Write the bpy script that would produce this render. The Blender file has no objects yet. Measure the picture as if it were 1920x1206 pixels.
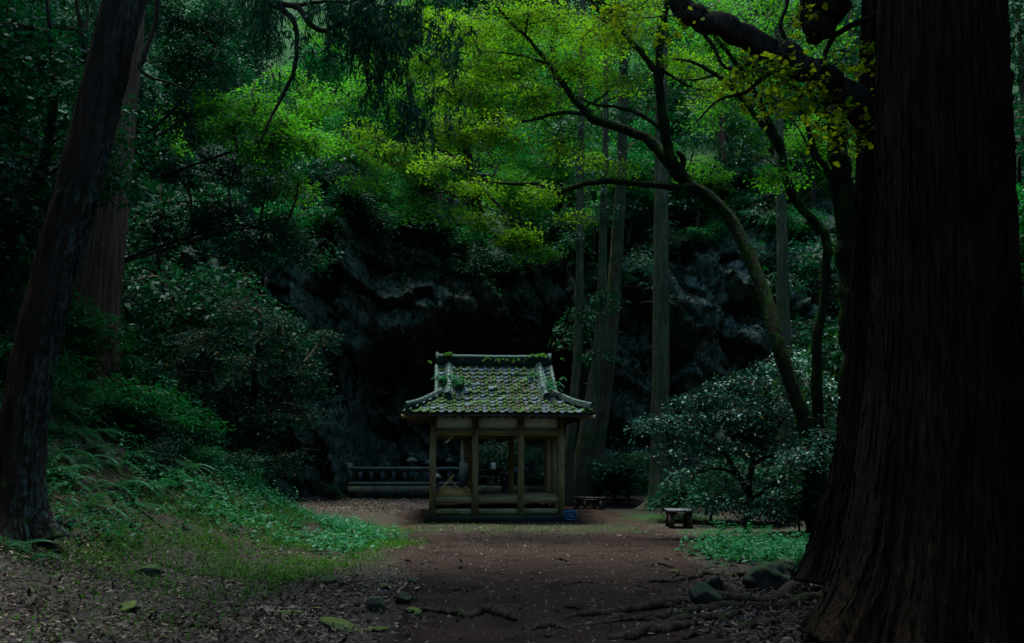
import bpy, math, random
import numpy as np
from mathutils import Vector, Matrix

random.seed(11)
rng = np.random.default_rng(11)
scene = bpy.context.scene
R = math.radians

# ------------------------------------------------------------------ camera, sky, sun, exposure
FPX, EYE = 1800.0, 1.5
PITCH = math.atan(271.0 / FPX)
cam_d = bpy.data.cameras.new("camera")
cam_d.sensor_width = 36.0
cam_d.lens = 36.0 * FPX / 1920.0
cam_d.clip_end = 600.0
cam = bpy.data.objects.new("camera", cam_d)
cam.location = (0, 0, EYE)
cam.rotation_euler = (math.pi / 2 + PITCH, 0, 0)
scene.collection.objects.link(cam)
scene.camera = cam

SUN_EL, SUN_AZ = R(80), R(-20)          # azimuth from +Y towards +X
world = bpy.data.worlds.new("World")
scene.world = world
world.use_nodes = True
wn = world.node_tree
sky = wn.nodes.new("ShaderNodeTexSky")
sky.sky_type = 'NISHITA'
sky.sun_disc = False
sky.sun_elevation = SUN_EL
sky.sun_rotation = SUN_AZ
sky.air_density = 1.6
sky.dust_density = 0.6
sky.ozone_density = 6.0
bg = wn.nodes["Background"]
bg.inputs[1].default_value = 0.05
wn.links.new(sky.outputs[0], bg.inputs[0])

sun_d = bpy.data.lights.new("sun", 'SUN')
sun_d.energy = 1.5
sun_d.angle = R(22)
sun_d.color = (1.0, 0.96, 0.88)
sun = bpy.data.objects.new("sun", sun_d)
sv = Vector((math.sin(SUN_AZ) * math.cos(SUN_EL), math.cos(SUN_AZ) * math.cos(SUN_EL), math.sin(SUN_EL)))
sun.rotation_euler = sv.to_track_quat('Z', 'Y').to_euler()
sun.location = (0, 0, 60)
scene.collection.objects.link(sun)

vs = scene.view_settings
vs.view_transform = 'Standard'
vs.look = 'None'
vs.exposure = 2.9
vs.gamma = 1.0
vs.use_curve_mapping = False
vs.use_white_balance = True
vs.white_balance_temperature = 5750
vs.white_balance_tint = -9
cy = scene.cycles
cy.max_bounces = 6
cy.diffuse_bounces = 3
cy.glossy_bounces = 2
cy.transmission_bounces = 4
cy.transparent_max_bounces = 4
cy.caustics_reflective = False
cy.caustics_refractive = False

# ------------------------------------------------------------------ helpers
COL = scene.collection
CP, SP = math.cos(PITCH), math.sin(PITCH)


def P(px, py, Y):
    """point on the plane y = Y seen at photograph pixel (px, py)"""
    dx, dy = (px - 960.0) / FPX, (603.0 - py) / FPX
    t = Y / (CP - dy * SP)
    return np.array((dx * t, Y, EYE + (SP + dy * CP) * t))


def PL(pts, Y):
    if np.isscalar(Y):
        Y = [Y] * len(pts)
    return np.array([P(a, b, y) for (a, b), y in zip(pts, Y)])


def _hash(i, j, k, seed):
    h = (i * 374761393 + j * 668265263 + k * 2147483647 + seed * 974634777) & 0xFFFFFFFF
    h = ((h ^ (h >> 13)) * 1274126177) & 0xFFFFFFFF
    h = h ^ (h >> 16)
    return (h & 0xFFFFFF) / float(0xFFFFFF)


def vn(x, y, z=0.0, seed=0):
    """value noise, -1..1"""
    x, y, z = np.broadcast_arrays(np.asarray(x, float), np.asarray(y, float), np.asarray(z, float))
    xi, yi, zi = np.floor(x).astype(np.int64), np.floor(y).astype(np.int64), np.floor(z).astype(np.int64)
    fx, fy, fz = x - xi, y - yi, z - zi
    fx, fy, fz = [f * f * (3 - 2 * f) for f in (fx, fy, fz)]
    out = 0
    for a in (0, 1):
        for b in (0, 1):
            for c in (0, 1):
                w = (fx if a else 1 - fx) * (fy if b else 1 - fy) * (fz if c else 1 - fz)
                out = out + w * _hash(xi + a, yi + b, zi + c, seed)
    return out * 2 - 1


def fbm(x, y, z=0.0, seed=0, octv=4):
    s, a, o = 0, 1.0, 1.0
    for i in range(octv):
        s = s + a * vn(np.asarray(x) * o, np.asarray(y) * o, np.asarray(z) * o, seed + i * 17)
        a *= 0.5
        o *= 2.03
    return s / 1.9


def sstep(a, b, x):
    t = np.clip((np.asarray(x, float) - a) / (b - a), 0, 1)
    return t * t * (3 - 2 * t)


def edge_left(y):
    return np.interp(y, [-20, 8, 12, 16, 20, 24, 27, 30, 36, 44], [-3.2, -3.0, -3.1, -2.7, -2.4, -3.4, -5.2, -7.0, -8.0, -8.0])


def gz(x, y):
    """height of the ground"""
    x, y = np.asarray(x, float), np.asarray(y, float)
    xe = edge_left(y) + 0.35 * vn(y * 0.35, 3.1, 0, 5)
    d = np.clip(xe - x, 0, None)
    left = np.where(d < 11, 0.11 * d ** 1.72, 0.11 * 11 ** 1.72 + (d - 11) * 1.06)
    left = left * np.interp(y, [12.3, 15.5, 24, 30], [1.0, 1.34, 1.34, 1.0])
    xr = np.interp(y, [-20, 8, 14, 20, 30, 36], [6, 6, 5.6, 6.0, 7.0, 8.0])
    dr = np.clip(x - xr, 0, None)
    right = np.where(dr < 10, 0.12 * dr ** 1.55, 0.12 * 10 ** 1.55 + (dr - 10) * .8)
    rise = 0.045 * np.clip(y - 26, 0, 14)
    back = 12.5 * sstep(43.0, 46.5, y) + np.clip(y - 45, 0, None) * 0.80
    z = np.maximum(np.maximum(left, right), back) + rise
    z = z + 0.035 * fbm(x * .9, y * .9, 0, 21, 3) + .010 * fbm(x * 2.6, y * 2.6, 0, 23, 3) + 0.10 * fbm(x * .5, y * .5, 0, 8, 3) * np.clip(d * .5, 0, 1)
    return z


def Gnd(px, py, lift=0.0):
    """where the view through a photograph pixel meets the ground"""
    Ys = np.linspace(4, 45, 1200)
    dx, dy = (px - 960.0) / FPX, (603.0 - py) / FPX
    t = Ys / (CP - dy * SP)
    X, Z = dx * t, EYE + (SP + dy * CP) * t
    below = np.nonzero(Z <= gz(X, Ys))[0]
    i = below[0] if len(below) else len(Ys) - 1
    return np.array((X[i], Ys[i], float(gz(X[i], Ys[i])) + lift))


def cr(pts, n):
    """Catmull-Rom resampling to n points; pts (k,m)"""
    pts = np.asarray(pts, float)
    if len(pts) == 2:
        t = np.linspace(0, 1, n)[:, None]
        return pts[0] * (1 - t) + pts[1] * t
    p = np.vstack([2 * pts[0] - pts[1], pts, 2 * pts[-1] - pts[-2]])
    u = np.linspace(0, len(pts) - 1, n)
    i = np.minimum(u.astype(int), len(pts) - 2)
    f = (u - i)[:, None]
    a, b, c, d = p[i], p[i + 1], p[i + 2], p[i + 3]
    return 0.5 * (2 * b + (c - a) * f + (2 * a - 5 * b + 4 * c - d) * f ** 2 + (3 * b - a - 3 * c + d) * f ** 3)


def nrm(v):
    return v / np.maximum(np.linalg.norm(v, axis=-1, keepdims=True), 1e-9)


class G:
    """collects geometry, build() makes ONE mesh"""

    def __init__(self):
        self.V, self.F, self.n = [], [], 0

    def add(self, v, *faces):
        v = np.asarray(v, float).reshape(-1, 3)
        for f in faces:
            f = np.asarray(f, np.int64)
            if len(f):
                self.F.append(f + self.n)
        self.V.append(v)
        self.n += len(v)
        return self

    def box(self, c, s, rot=None, taper=1.0):
        x, y, z = [k / 2 for k in s]
        v = np.array([(-x, -y, -z), (x, -y, -z), (x, y, -z), (-x, y, -z),
                      (-x * taper, -y * taper, z), (x * taper, -y * taper, z), (x * taper, y * taper, z), (-x * taper, y * taper, z)])
        if rot is not None:
            v = v @ np.array(rot).T
        return self.add(v + np.asarray(c, float), [(0, 3, 2, 1), (4, 5, 6, 7), (0, 1, 5, 4), (1, 2, 6, 5), (2, 3, 7, 6), (3, 0, 4, 7)])

    def tube(self, path, radii, seg=8, cap=True, disp=None):
        path = np.asarray(path, float)
        n = len(path)
        radii = np.broadcast_to(np.asarray(radii, float), (n,))
        t = nrm(np.gradient(path, axis=0))
        ref = np.array((1.0, 0, 0)) if abs(t[0][0]) < .9 else np.array((0, 1.0, 0))
        a = np.zeros_like(path)
        a[0] = nrm(ref - t[0] * np.dot(ref, t[0]))
        for i in range(1, n):
            w = a[i - 1] - t[i] * np.dot(a[i - 1], t[i])
            a[i] = w / max(np.linalg.norm(w), 1e-9)
        b = np.cross(t, a)
        th = np.linspace(0, 2 * math.pi, seg, endpoint=False)
        r = radii[:, None] * np.ones(seg)[None]
        if disp is not None:
            s = np.concatenate([[0], np.cumsum(np.linalg.norm(np.diff(path, axis=0), axis=1))])
            r = disp(r, th[None, :] + 0 * r, s[:, None] + 0 * r)
        v = path[:, None] + r[..., None] * (np.cos(th)[None, :, None] * a[:, None] + np.sin(th)[None, :, None] * b[:, None])
        i = np.arange(n - 1)[:, None] * seg
        j = np.arange(seg)[None]
        k = (j + 1) % seg
        q = np.stack([i + j, i + k, i + seg + k, i + seg + j], -1).reshape(-1, 4)
        self.add(v.reshape(-1, 3), q)
        if cap:
            self.F.append(np.array([list(range(seg))[::-1]]) + self.n - n * seg)
            self.F.append(np.array([list(range(seg))]) + self.n - seg)
        return self

    def lathe(self, prof, c=(0, 0, 0), seg=12, rotz=0.0):
        prof = np.asarray(prof, float)
        th = np.linspace(0, 2 * math.pi, seg, endpoint=False) + rotz
        v = np.stack([prof[:, None, 0] * np.cos(th), prof[:, None, 0] * np.sin(th), prof[:, None, 1] + 0 * th], -1) + np.asarray(c, float)
        n = len(prof)
        i = np.arange(n - 1)[:, None] * seg
        j = np.arange(seg)[None]
        k = (j + 1) % seg
        self.add(v.reshape(-1, 3), np.stack([i + j, i + k, i + seg + k, i + seg + j], -1).reshape(-1, 4))
        self.F.append(np.array([list(range(seg))[::-1]]) + self.n - n * seg)
        self.F.append(np.array([list(range(seg))]) + self.n - seg)
        return self

    def grid(self, V):
        h, w = V.shape[:2]
        i = np.arange(h - 1)[:, None] * w
        j = np.arange(w - 1)[None]
        return self.add(V.reshape(-1, 3), np.stack([i + j, i + j + 1, i + w + j + 1, i + w + j], -1).reshape(-1, 4))

    def leaves(self, pos, d, nn, L, W, tpl):
        """tpl: (K,3) outline as (along, side, up) in units of L, W, W"""
        N = len(pos)
        if N == 0:
            return self
        d = nrm(d)
        nn = nrm(nn - d * (nn * d).sum(-1, keepdims=True))
        s = np.cross(d, nn)
        L = np.broadcast_to(np.asarray(L, float), (N,))[:, None, None]
        W = np.broadcast_to(np.asarray(W, float), (N,))[:, None, None]
        tpl = np.asarray(tpl, float)
        v = pos[:, None] + d[:, None] * tpl[None, :, 0:1] * L + s[:, None] * tpl[None, :, 1:2] * W + nn[:, None] * tpl[None, :, 2:3] * W
        K = len(tpl)
        return self.add(v.reshape(-1, 3), np.arange(N * K).reshape(N, K))

    def mesh(self, name, origin=(0, 0, 0), smooth=False):
        v = np.vstack(self.V) - np.asarray(origin, float)
        me = bpy.data.meshes.new(name)
        me.vertices.add(len(v))
        me.vertices.foreach_set("co", v.astype(np.float32).ravel())
        li = np.concatenate([f.ravel() for f in self.F]).astype(np.int32)
        tot = np.concatenate([np.full(len(f), f.shape[1]) for f in self.F])
        st = np.concatenate([[0], np.cumsum(tot)[:-1]]).astype(np.int32)
        me.loops.add(len(li))
        me.loops.foreach_set("vertex_index", li)
        me.polygons.add(len(tot))
        me.polygons.foreach_set("loop_start", st)
        me.update(calc_edges=True)
        if smooth:
            me.polygons.foreach_set("use_smooth", np.ones(len(tot), bool))
        return me

    def build(self, name, mat, parent=None, origin=(0, 0, 0), smooth=False, kind=None, loc=None):
        return ob(name, self.mesh(name, origin, smooth), mat, parent, loc, kind)


def ob(name, me, mat=None, parent=None, loc=None, kind=None):
    o = bpy.data.objects.new(name, me)
    COL.objects.link(o)
    if mat is not None and len(me.materials) == 0:
        me.materials.append(mat)
    if parent is not None:
        o.parent = parent
    if loc is not None:
        o.location = loc
    if kind:
        o["kind"] = kind
    return o


def thing(name, label, cat, loc=(0, 0, 0), rz=0.0, group=None):
    o = bpy.data.objects.new(name, None)
    o.empty_display_size = .1
    COL.objects.link(o)
    o.location = Vector(loc)
    o.rotation_euler = (0, 0, rz)
    return tag(o, label, cat, group)


def tag(o, label, cat=None, group=None, kind=None):
    o["label"] = label
    if cat:
        o["category"] = cat
    if group:
        o["group"] = group
    if kind:
        o["kind"] = kind
    return o


def copy_tree(o, label=None, parent=None):
    c = o.copy()
    COL.objects.link(c)
    c.parent = parent
    if label:
        c["label"] = label
    for ch in o.children:
        copy_tree(ch, None, c)
    return c


KITE = [(0, 0, 0), (.42, .5, .14), (1, 0, -.05), (.42, -.5, .14)]
OVAL = [(0, 0, 0), (.28, .42, .1), (.68, .38, .1), (1, 0, -.12), (.68, -.38, .1), (.28, -.42, .1)]
PALM = [(0, 0, 0), (.1, .5, 0), (.38, .22, .05), (.62, .5, .02), (.66, .16, .04), (1, 0, -.06), (.66, -.16, .04), (.62, -.5, .02), (.38, -.22, .05), (.1, -.5, 0)]
FAN = [(0, 0, 0), (.55, .55, .05), (.85, .42, .03), (1, .12, 0), (.82, 0, 0), (1, -.12, 0), (.85, -.42, .03), (.55, -.55, .05)]


# ------------------------------------------------------------------ materials
def nodes(name):
    m = bpy.data.materials.new(name)
    m.use_nodes = True
    nt = m.node_tree
    nt.nodes.clear()
    return m, nt


class N:
    def __init__(self, nt):
        self.nt = nt

    def __call__(self, typ, ins=None, **props):
        n = self.nt.nodes.new(typ)
        for k, v in props.items():
            setattr(n, k, v)
        for k, v in (ins or {}).items():
            s = n.inputs[k]
            if hasattr(v, "is_linked") or isinstance(v, bpy.types.NodeSocket):
                self.nt.links.new(v, s)
            else:
                s.default_value = v
        return n


def rgb(c):
    return (c[0], c[1], c[2], 1.0)


def mixc(k, fac, a, b):
    n = k("ShaderNodeMix", data_type='RGBA')
    for s, v in ((n.inputs[0], fac), (n.inputs[6], a), (n.inputs[7], b)):
        if isinstance(v, bpy.types.NodeSocket):
            k.nt.links.new(v, s)
        else:
            s.default_value = v if np.isscalar(v) else rgb(v)
    return n.outputs[2]


def ramp(k, src, a, b):
    n = k("ShaderNodeMapRange", {0: src, 1: a, 2: b, 3: 0.0, 4: 1.0})
    return n.outputs[0]


def noise(k, co, scale, detail=4, rough=.55, dist=0.0):
    return k("ShaderNodeTexNoise", {"Vector": co, "Scale": scale, "Detail": detail, "Roughness": rough, "Distortion": dist}).outputs[0]


def math_n(k, op, a, b=0.0):
    return k("ShaderNodeMath", {0: a, 1: b}, operation=op).outputs[0]


def finish(k, nt, col, rough=.85, bump=None, bstr=.4, bdist=.02, spec=.25):
    p = k("ShaderNodeBsdfPrincipled")
    for s, v in (("Base Color", col), ("Roughness", rough), ("Specular IOR Level", spec)):
        if isinstance(v, bpy.types.NodeSocket):
            nt.links.new(v, p.inputs[s])
        else:
            p.inputs[s].default_value = rgb(v) if not np.isscalar(v) else v
    if bump is not None:
        b = k("ShaderNodeBump", {"Height": bump, "Strength": bstr, "Distance": bdist})
        nt.links.new(b.outputs[0], p.inputs["Normal"])
    o = k("ShaderNodeOutputMaterial")
    nt.links.new(p.outputs[0], o.inputs[0])


def coords(k, scale=(1, 1, 1), which="Object"):
    t = k("ShaderNodeTexCoord")
    return k("ShaderNodeMapping", {"Vector": t.outputs[which], "Scale": scale}).outputs[0]


def m_bark(name, dark, light, moss=0.0, mosscol=(.045, .075, .012), lichen=0.0, fibre=9.0, lichen_col=(.085, .120, .098)):
    m, nt = nodes(name)
    k = N(nt)
    co = coords(k, (fibre, fibre, fibre * .055))
    f1 = noise(k, co, 2.2, 5, .6, .25)
    big = noise(k, coords(k), 1.3, 3)
    c = mixc(k, ramp(k, f1, .35, .68), dark, light)
    c = mixc(k, math_n(k, 'MULTIPLY', ramp(k, big, .4, .7), .5), c, tuple(x * .55 for x in dark))
    if moss > 0:
        mn = noise(k, coords(k), 2.6, 6, .65)
        c = mixc(k, ramp(k, mn, .62 - moss * .35, .74 - moss * .3), c, mosscol)
    if lichen > 0:
        ln = noise(k, coords(k, (1, 1, .45)), 16.0, 6, .75)
        l2 = noise(k, coords(k, (1, 1, .25)), 1.1, 3)
        geo = k("ShaderNodeNewGeometry")
        sx = k("ShaderNodeSeparateXYZ", {0: geo.outputs["Normal"]})
        side = ramp(k, sx.outputs[0], .0, .75)
        fac = math_n(k, 'MULTIPLY', ramp(k, ln, .48, .66), math_n(k, 'MULTIPLY', ramp(k, l2, .36, .52), side))
        c = mixc(k, math_n(k, 'MULTIPLY', fac, lichen), c, lichen_col)
    fine = noise(k, coords(k), 60, 3)
    h = math_n(k, 'ADD', f1, math_n(k, 'MULTIPLY', fine, .25))
    finish(k, nt, c, .95, h, .9, .03, .03)
    return m


def m_leaf(name, a, b, trans, tw=.45, rough=.45, spec=.35, dry=None, pw=1.0):
    m, nt = nodes(name)
    k = N(nt)
    geo = k("ShaderNodeNewGeometry")
    oi = k("ShaderNodeObjectInfo")
    cl = noise(k, coords(k), .55, 2)
    f = math_n(k, 'ADD', math_n(k, 'MULTIPLY', geo.outputs["Random Per Island"], .6), math_n(k, 'MULTIPLY', ramp(k, cl, .3, .7), .4))
    f = math_n(k, 'ADD', f, math_n(k, 'MULTIPLY', math_n(k, 'SUBTRACT', oi.outputs["Random"], .5), .3))
    if pw != 1.0:
        f = math_n(k, 'POWER', math_n(k, 'MAXIMUM', f, 0.0), pw)
    c = mixc(k, f, a, b)
    t = mixc(k, f, tuple(x * .65 for x in trans), trans)
    if dry is not None:
        fl = ramp(k, geo.outputs["Random Per Island"], .965, .97)
        c = mixc(k, fl, c, dry)
    p = k("ShaderNodeBsdfPrincipled", {"Base Color": c, "Roughness": rough, "Specular IOR Level": spec})
    tr = k("ShaderNodeBsdfTranslucent", {"Color": t})
    mx = k("ShaderNodeMixShader", {0: tw, 1: p.outputs[0], 2: tr.outputs[0]})
    nt.links.new(mx.outputs[0], k("ShaderNodeOutputMaterial").inputs[0])
    return m


def m_plain(name, a, b, scale=4.0, rough=.8, bscale=None, bstr=.3, bdist=.01, stretch=(1, 1, 1), spec=.25, moss=None, per_obj=0.0):
    m, nt = nodes(name)
    k = N(nt)
    co = coords(k, stretch)
    n1 = noise(k, co, scale, 6, .62)
    c = mixc(k, ramp(k, n1, .32, .68), a, b)
    if per_obj:
        oi = k("ShaderNodeObjectInfo")
        c = mixc(k, math_n(k, 'MULTIPLY', oi.outputs["Random"], per_obj), c, tuple(x * .35 for x in a))
    if moss:
        col, lo, hi, up = moss
        mn = noise(k, coords(k, (1, 1, 1)), 5.0, 6, .7)
        if up:
            geo = k("ShaderNodeNewGeometry")
            sx = k("ShaderNodeSeparateXYZ", {0: geo.outputs["Normal"]})
            mn = math_n(k, 'ADD', mn, math_n(k, 'MULTIPLY', sx.outputs[2], up))
        c = mixc(k, ramp(k, mn, lo, hi), c, col)
    n2 = noise(k, co, bscale or scale * 6, 4)
    finish(k, nt, c, rough, n2, bstr, bdist, spec)
    return m


M = {}
M["cedar"] = m_bark("cedar_bark", (.052, .030, .018), (.19, .115, .070), fibre=9)
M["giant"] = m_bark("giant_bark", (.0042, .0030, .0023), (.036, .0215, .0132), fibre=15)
M["lichen"] = m_bark("lichen_bark", (.010, .007, .005), (.040, .026, .018), lichen=.9, fibre=5, moss=.05)
M["pole"] = m_bark("pole_bark", (.030, .027, .015), (.100, .090, .052), moss=.32, mosscol=(.024, .044, .011), fibre=12)
M["mossy"] = m_bark("mossy_bark", (.010, .009, .006), (.030, .025, .015), moss=.38, mosscol=(.015, .036, .005), fibre=8)
M["dark_bark"] = m_bark("dark_bark", (.018, .013, .01), (.05, .038, .028), fibre=8)
M["twig"] = m_bark("twig_bark", (.03, .024, .015), (.08, .065, .04), fibre=8)
M["root"] = m_bark("root_bark", (.018, .012, .008), (.065, .046, .033), moss=.12, fibre=6)

M["maple"] = m_leaf("maple_leaf", (.040, .102, .003), (.098, .168, .004), (.15, .29, .003), .5, .6, .06)
M["maple2"] = m_leaf("maple_leaf_green", (.018, .080, .008), (.058, .142, .008), (.075, .23, .006), .5, .6, .08)
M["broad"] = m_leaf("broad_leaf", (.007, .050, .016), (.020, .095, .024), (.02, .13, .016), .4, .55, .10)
M["broad_dark"] = m_leaf("broad_dark_leaf", (.0035, .022, .010), (.010, .046, .018), (.008, .05, .011), .3, .55, .08)  # dark leaf colour; on the left-hand trees it stands in for shade
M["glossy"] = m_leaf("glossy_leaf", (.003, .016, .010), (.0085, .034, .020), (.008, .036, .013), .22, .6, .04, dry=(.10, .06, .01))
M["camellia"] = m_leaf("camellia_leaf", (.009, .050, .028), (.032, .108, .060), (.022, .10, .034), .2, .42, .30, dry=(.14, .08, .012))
M["conifer"] = m_leaf("conifer_needle", (.006, .034, .014), (.020, .068, .024), (.012, .07, .014), .25, .6, .1)
M["ginkgo"] = m_leaf("ginkgo_leaf", (.13, .19, .005), (.25, .30, .006), (.42, .50, .005), .55, .6, .08)
M["herb"] = m_leaf("herb_leaf", (.007, .058, .019), (.030, .130, .040), (.026, .14, .022), .35, .5, .15)
M["weed"] = m_leaf("weed_leaf", (.018, .052, .007), (.066, .125, .014), (.05, .13, .009), .4, .6, .08)
M["fern"] = m_leaf("fern_leaf", (.008, .048, .022), (.030, .105, .044), (.02, .11, .025), .35, .55, .12)
M["frond"] = m_leaf("fern_frond", (.014, .066, .024), (.048, .130, .046), (.03, .13, .03), .35, .5, .15)
M["moss"] = m_leaf("moss_tuft", (.011, .034, .004), (.034, .076, .007), (.03, .09, .006), .25, .8, .03)
M["litter"] = m_leaf("dead_leaf", (.008, .0052, .004), (.33, .23, .172), (.06, .04, .03), .12, .7, .08, pw=2.6)
def m_rock():
    m, nt = nodes("cliff_rock")
    k = N(nt)
    co = coords(k, (1.2, 1, .7))
    n1 = noise(k, co, 1.6, 8, .7, .6)
    n2 = noise(k, co, 9.0, 8, .75)
    c = mixc(k, ramp(k, n1, .36, .66), (.028, .036, .025), (.128, .148, .108))
    c = mixc(k, ramp(k, n2, .35, .70), c, mixc(k, .5, c, (.165, .185, .138)))
    wv = k("ShaderNodeVectorMath", {0: co, 1: k("ShaderNodeTexNoise", {"Vector": co, "Scale": 2.2, "Detail": 5.0}).outputs["Color"]}, operation='ADD').outputs[0]
    vr = k("ShaderNodeTexVoronoi", {"Vector": wv, "Scale": 1.5}, feature='DISTANCE_TO_EDGE').outputs["Distance"]
    vr2 = k("ShaderNodeTexVoronoi", {"Vector": wv, "Scale": 4.5}, feature='DISTANCE_TO_EDGE').outputs["Distance"]
    crack = math_n(k, 'MULTIPLY', ramp(k, vr, .0, .05), ramp(k, vr2, -.01, .04))
    c = mixc(k, crack, (.010, .013, .011), c)
    mn = noise(k, coords(k, (1, 1, .4)), 2.0, 7, .7)
    c = mixc(k, ramp(k, mn, .54, .66), c, (.014, .036, .012))
    h = math_n(k, 'ADD', math_n(k, 'MULTIPLY', n2, .8), math_n(k, 'MULTIPLY', crack, .7))
    finish(k, nt, c, .92, h, 1.0, .14, .06)
    return m


M["rock"] = m_rock()
M["boulder"] = m_plain("mossy_boulder", (.010, .010, .008), (.034, .034, .028), 3, .9, 22, .6, .02, moss=((.026, .042, .004), .60, .90, .40))
M["slab"] = m_plain("mossy_slab", (.020, .020, .014), (.05, .05, .034), 4, .9, 22, .6, .02, moss=((.062, .080, .006), .64, .98, .5))
M["stone"] = m_plain("carved_stone", (.017, .022, .021), (.046, .055, .052), 6, .9, 40, .5, .01, moss=((.05, .075, .03), .6, .8, .12))
M["plinth"] = m_plain("plinth_stone", (.015, .016, .013), (.04, .042, .032), 4, .95, 30, .6, .02, moss=((.045, .07, .014), .55, .75, .1))
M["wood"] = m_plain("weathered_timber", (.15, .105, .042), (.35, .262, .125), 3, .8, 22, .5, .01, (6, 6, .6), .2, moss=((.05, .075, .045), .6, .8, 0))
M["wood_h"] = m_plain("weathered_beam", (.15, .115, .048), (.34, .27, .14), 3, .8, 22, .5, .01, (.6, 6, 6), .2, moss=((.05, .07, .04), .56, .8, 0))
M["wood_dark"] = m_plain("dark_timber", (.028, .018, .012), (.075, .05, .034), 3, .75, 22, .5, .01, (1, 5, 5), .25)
M["wood_new"] = m_plain("orange_timber", (.36, .20, .055), (.54, .33, .115), 3, .6, 20, .3, .005, (1, 6, 6), .3)
M["bench"] = m_plain("bench_wood", (.026, .024, .024), (.075, .07, .074), 4, .8, 26, .5, .01, (6, 1, 6), .3)
M["plaster"] = m_plain("aged_plaster", (.66, .72, .74), (.80, .84, .84), 2.2, .9, 30, .25, .006)
M["paper"] = m_plain("white_paper", (.75, .77, .8), (.82, .83, .85), 4, .7)
M["red"] = m_plain("red_cloth", (.35, .02, .03), (.5, .04, .05), 8, .8)
M["blue"] = m_plain("blue_plastic", (.022, .09, .20), (.035, .13, .27), 4, .45, spec=.5)
M["tarp"] = m_plain("blue_sheet", (.006, .012, .085), (.012, .024, .14), 5, .5, 14, .6, .03, spec=.5)
M["brass"] = m_plain("dull_brass", (.15, .10, .03), (.3, .2, .07), 5, .5)
M["ridge"] = m_plain("ridge_tile", (.020, .028, .031), (.055, .072, .077), 6, .7, 40, .4, .008, spec=.15, moss=((.028, .055, .008), .50, .62, 0), per_obj=.4)


def m_tile():
    m, nt = nodes("roof_tile")
    k = N(nt)
    t = k("ShaderNodeTexCoord")
    oi = k("ShaderNodeObjectInfo")
    wp = k("ShaderNodeNewGeometry").outputs["Position"]
    n1 = noise(k, wp, 9, 4)
    c = mixc(k, ramp(k, n1, .3, .7), (.046, .060, .068), (.118, .142, .156))
    c = mixc(k, math_n(k, 'MULTIPLY', oi.outputs["Random"], .55), c, (.04, .046, .055))
    mn = noise(k, wp, 1.7, 7, .8)
    mn = math_n(k, 'ADD', mn, math_n(k, 'MULTIPLY', math_n(k, 'SUBTRACT', oi.outputs["Random"], .5), .22))
    sx = k("ShaderNodeSeparateXYZ", {0: t.outputs["Object"]})
    roll = ramp(k, sx.outputs[0], .13, .17)
    mn = math_n(k, 'ADD', mn, math_n(k, 'MULTIPLY', roll, .13))
    c = mixc(k, ramp(k, mn, .47, .56), c, (.036, .064, .007))
    finish(k, nt, c, .75, noise(k, wp, 60, 3), .5, .006, .15)
    return m


M["tile"] = m_tile()


def m_ground():
    m, nt = nodes("forest_floor")
    k = N(nt)
    at = k("ShaderNodeAttribute", attribute_name="zone")
    sep = k("ShaderNodeSeparateColor", {0: at.outputs["Color"]})
    path, moss, litter = sep.outputs[0], sep.outputs[1], sep.outputs[2]
    co = coords(k)
    n1 = noise(k, co, 2.5, 7, .65)
    n2 = noise(k, co, 18, 5, .7)
    dirt = mixc(k, n1, (.0135, .0074, .0054), (.036, .0205, .0152))
    dirt = mixc(k, ramp(k, n2, .55, .75), dirt, (.050, .032, .025))
    dirt = mixc(k, ramp(k, noise(k, co, 1.1, 5, .6, .4), .5, .68), dirt, (.010, .0066, .0054))
    soil = mixc(k, n2, (.016, .012, .009), (.045, .034, .025))
    c = mixc(k, ramp(k, math_n(k, 'ADD', path, math_n(k, 'MULTIPLY', math_n(k, 'SUBTRACT', n1, .5), .5)), .3, .7), soil, dirt)
    mo = mixc(k, n2, (.009, .030, .008), (.028, .066, .014))
    mf = math_n(k, 'ADD', moss, math_n(k, 'MULTIPLY', math_n(k, 'SUBTRACT', n1, .5), .9))
    mf = math_n(k, 'ADD', mf, math_n(k, 'MULTIPLY', math_n(k, 'SUBTRACT', n2, .5), .5))
    c = mixc(k, math_n(k, 'MULTIPLY', ramp(k, mf, .35, .75), .8), c, mo)
    vor = k("ShaderNodeTexVoronoi", {"Vector": co, "Scale": 26.0})
    li = mixc(k, vor.outputs["Color"], (.012, .009, .007), (.075, .058, .050))
    c = mixc(k, math_n(k, 'MULTIPLY', ramp(k, litter, .3, .8), .75), c, li)
    h = math_n(k, 'ADD', n2, math_n(k, 'MULTIPLY', noise(k, co, 70, 3), .5))
    finish(k, nt, c, .95, h, .9, .03, .04)
    return m


M["ground"] = m_ground()
M["hill"] = m_plain("hill_soil", (.02, .022, .012), (.055, .055, .03), 1.5, .95, 10, .8, .06)

# ------------------------------------------------------------------ the setting: ground, cliff
PAV = np.array((-.41, 26.7, .02))
PROT = R(5)


def axis(lo, a, b, hi, fine, coarse):
    return np.unique(np.concatenate([np.arange(lo, a, coarse), np.arange(a, b, fine), np.arange(b, hi + coarse, coarse)]))


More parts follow.
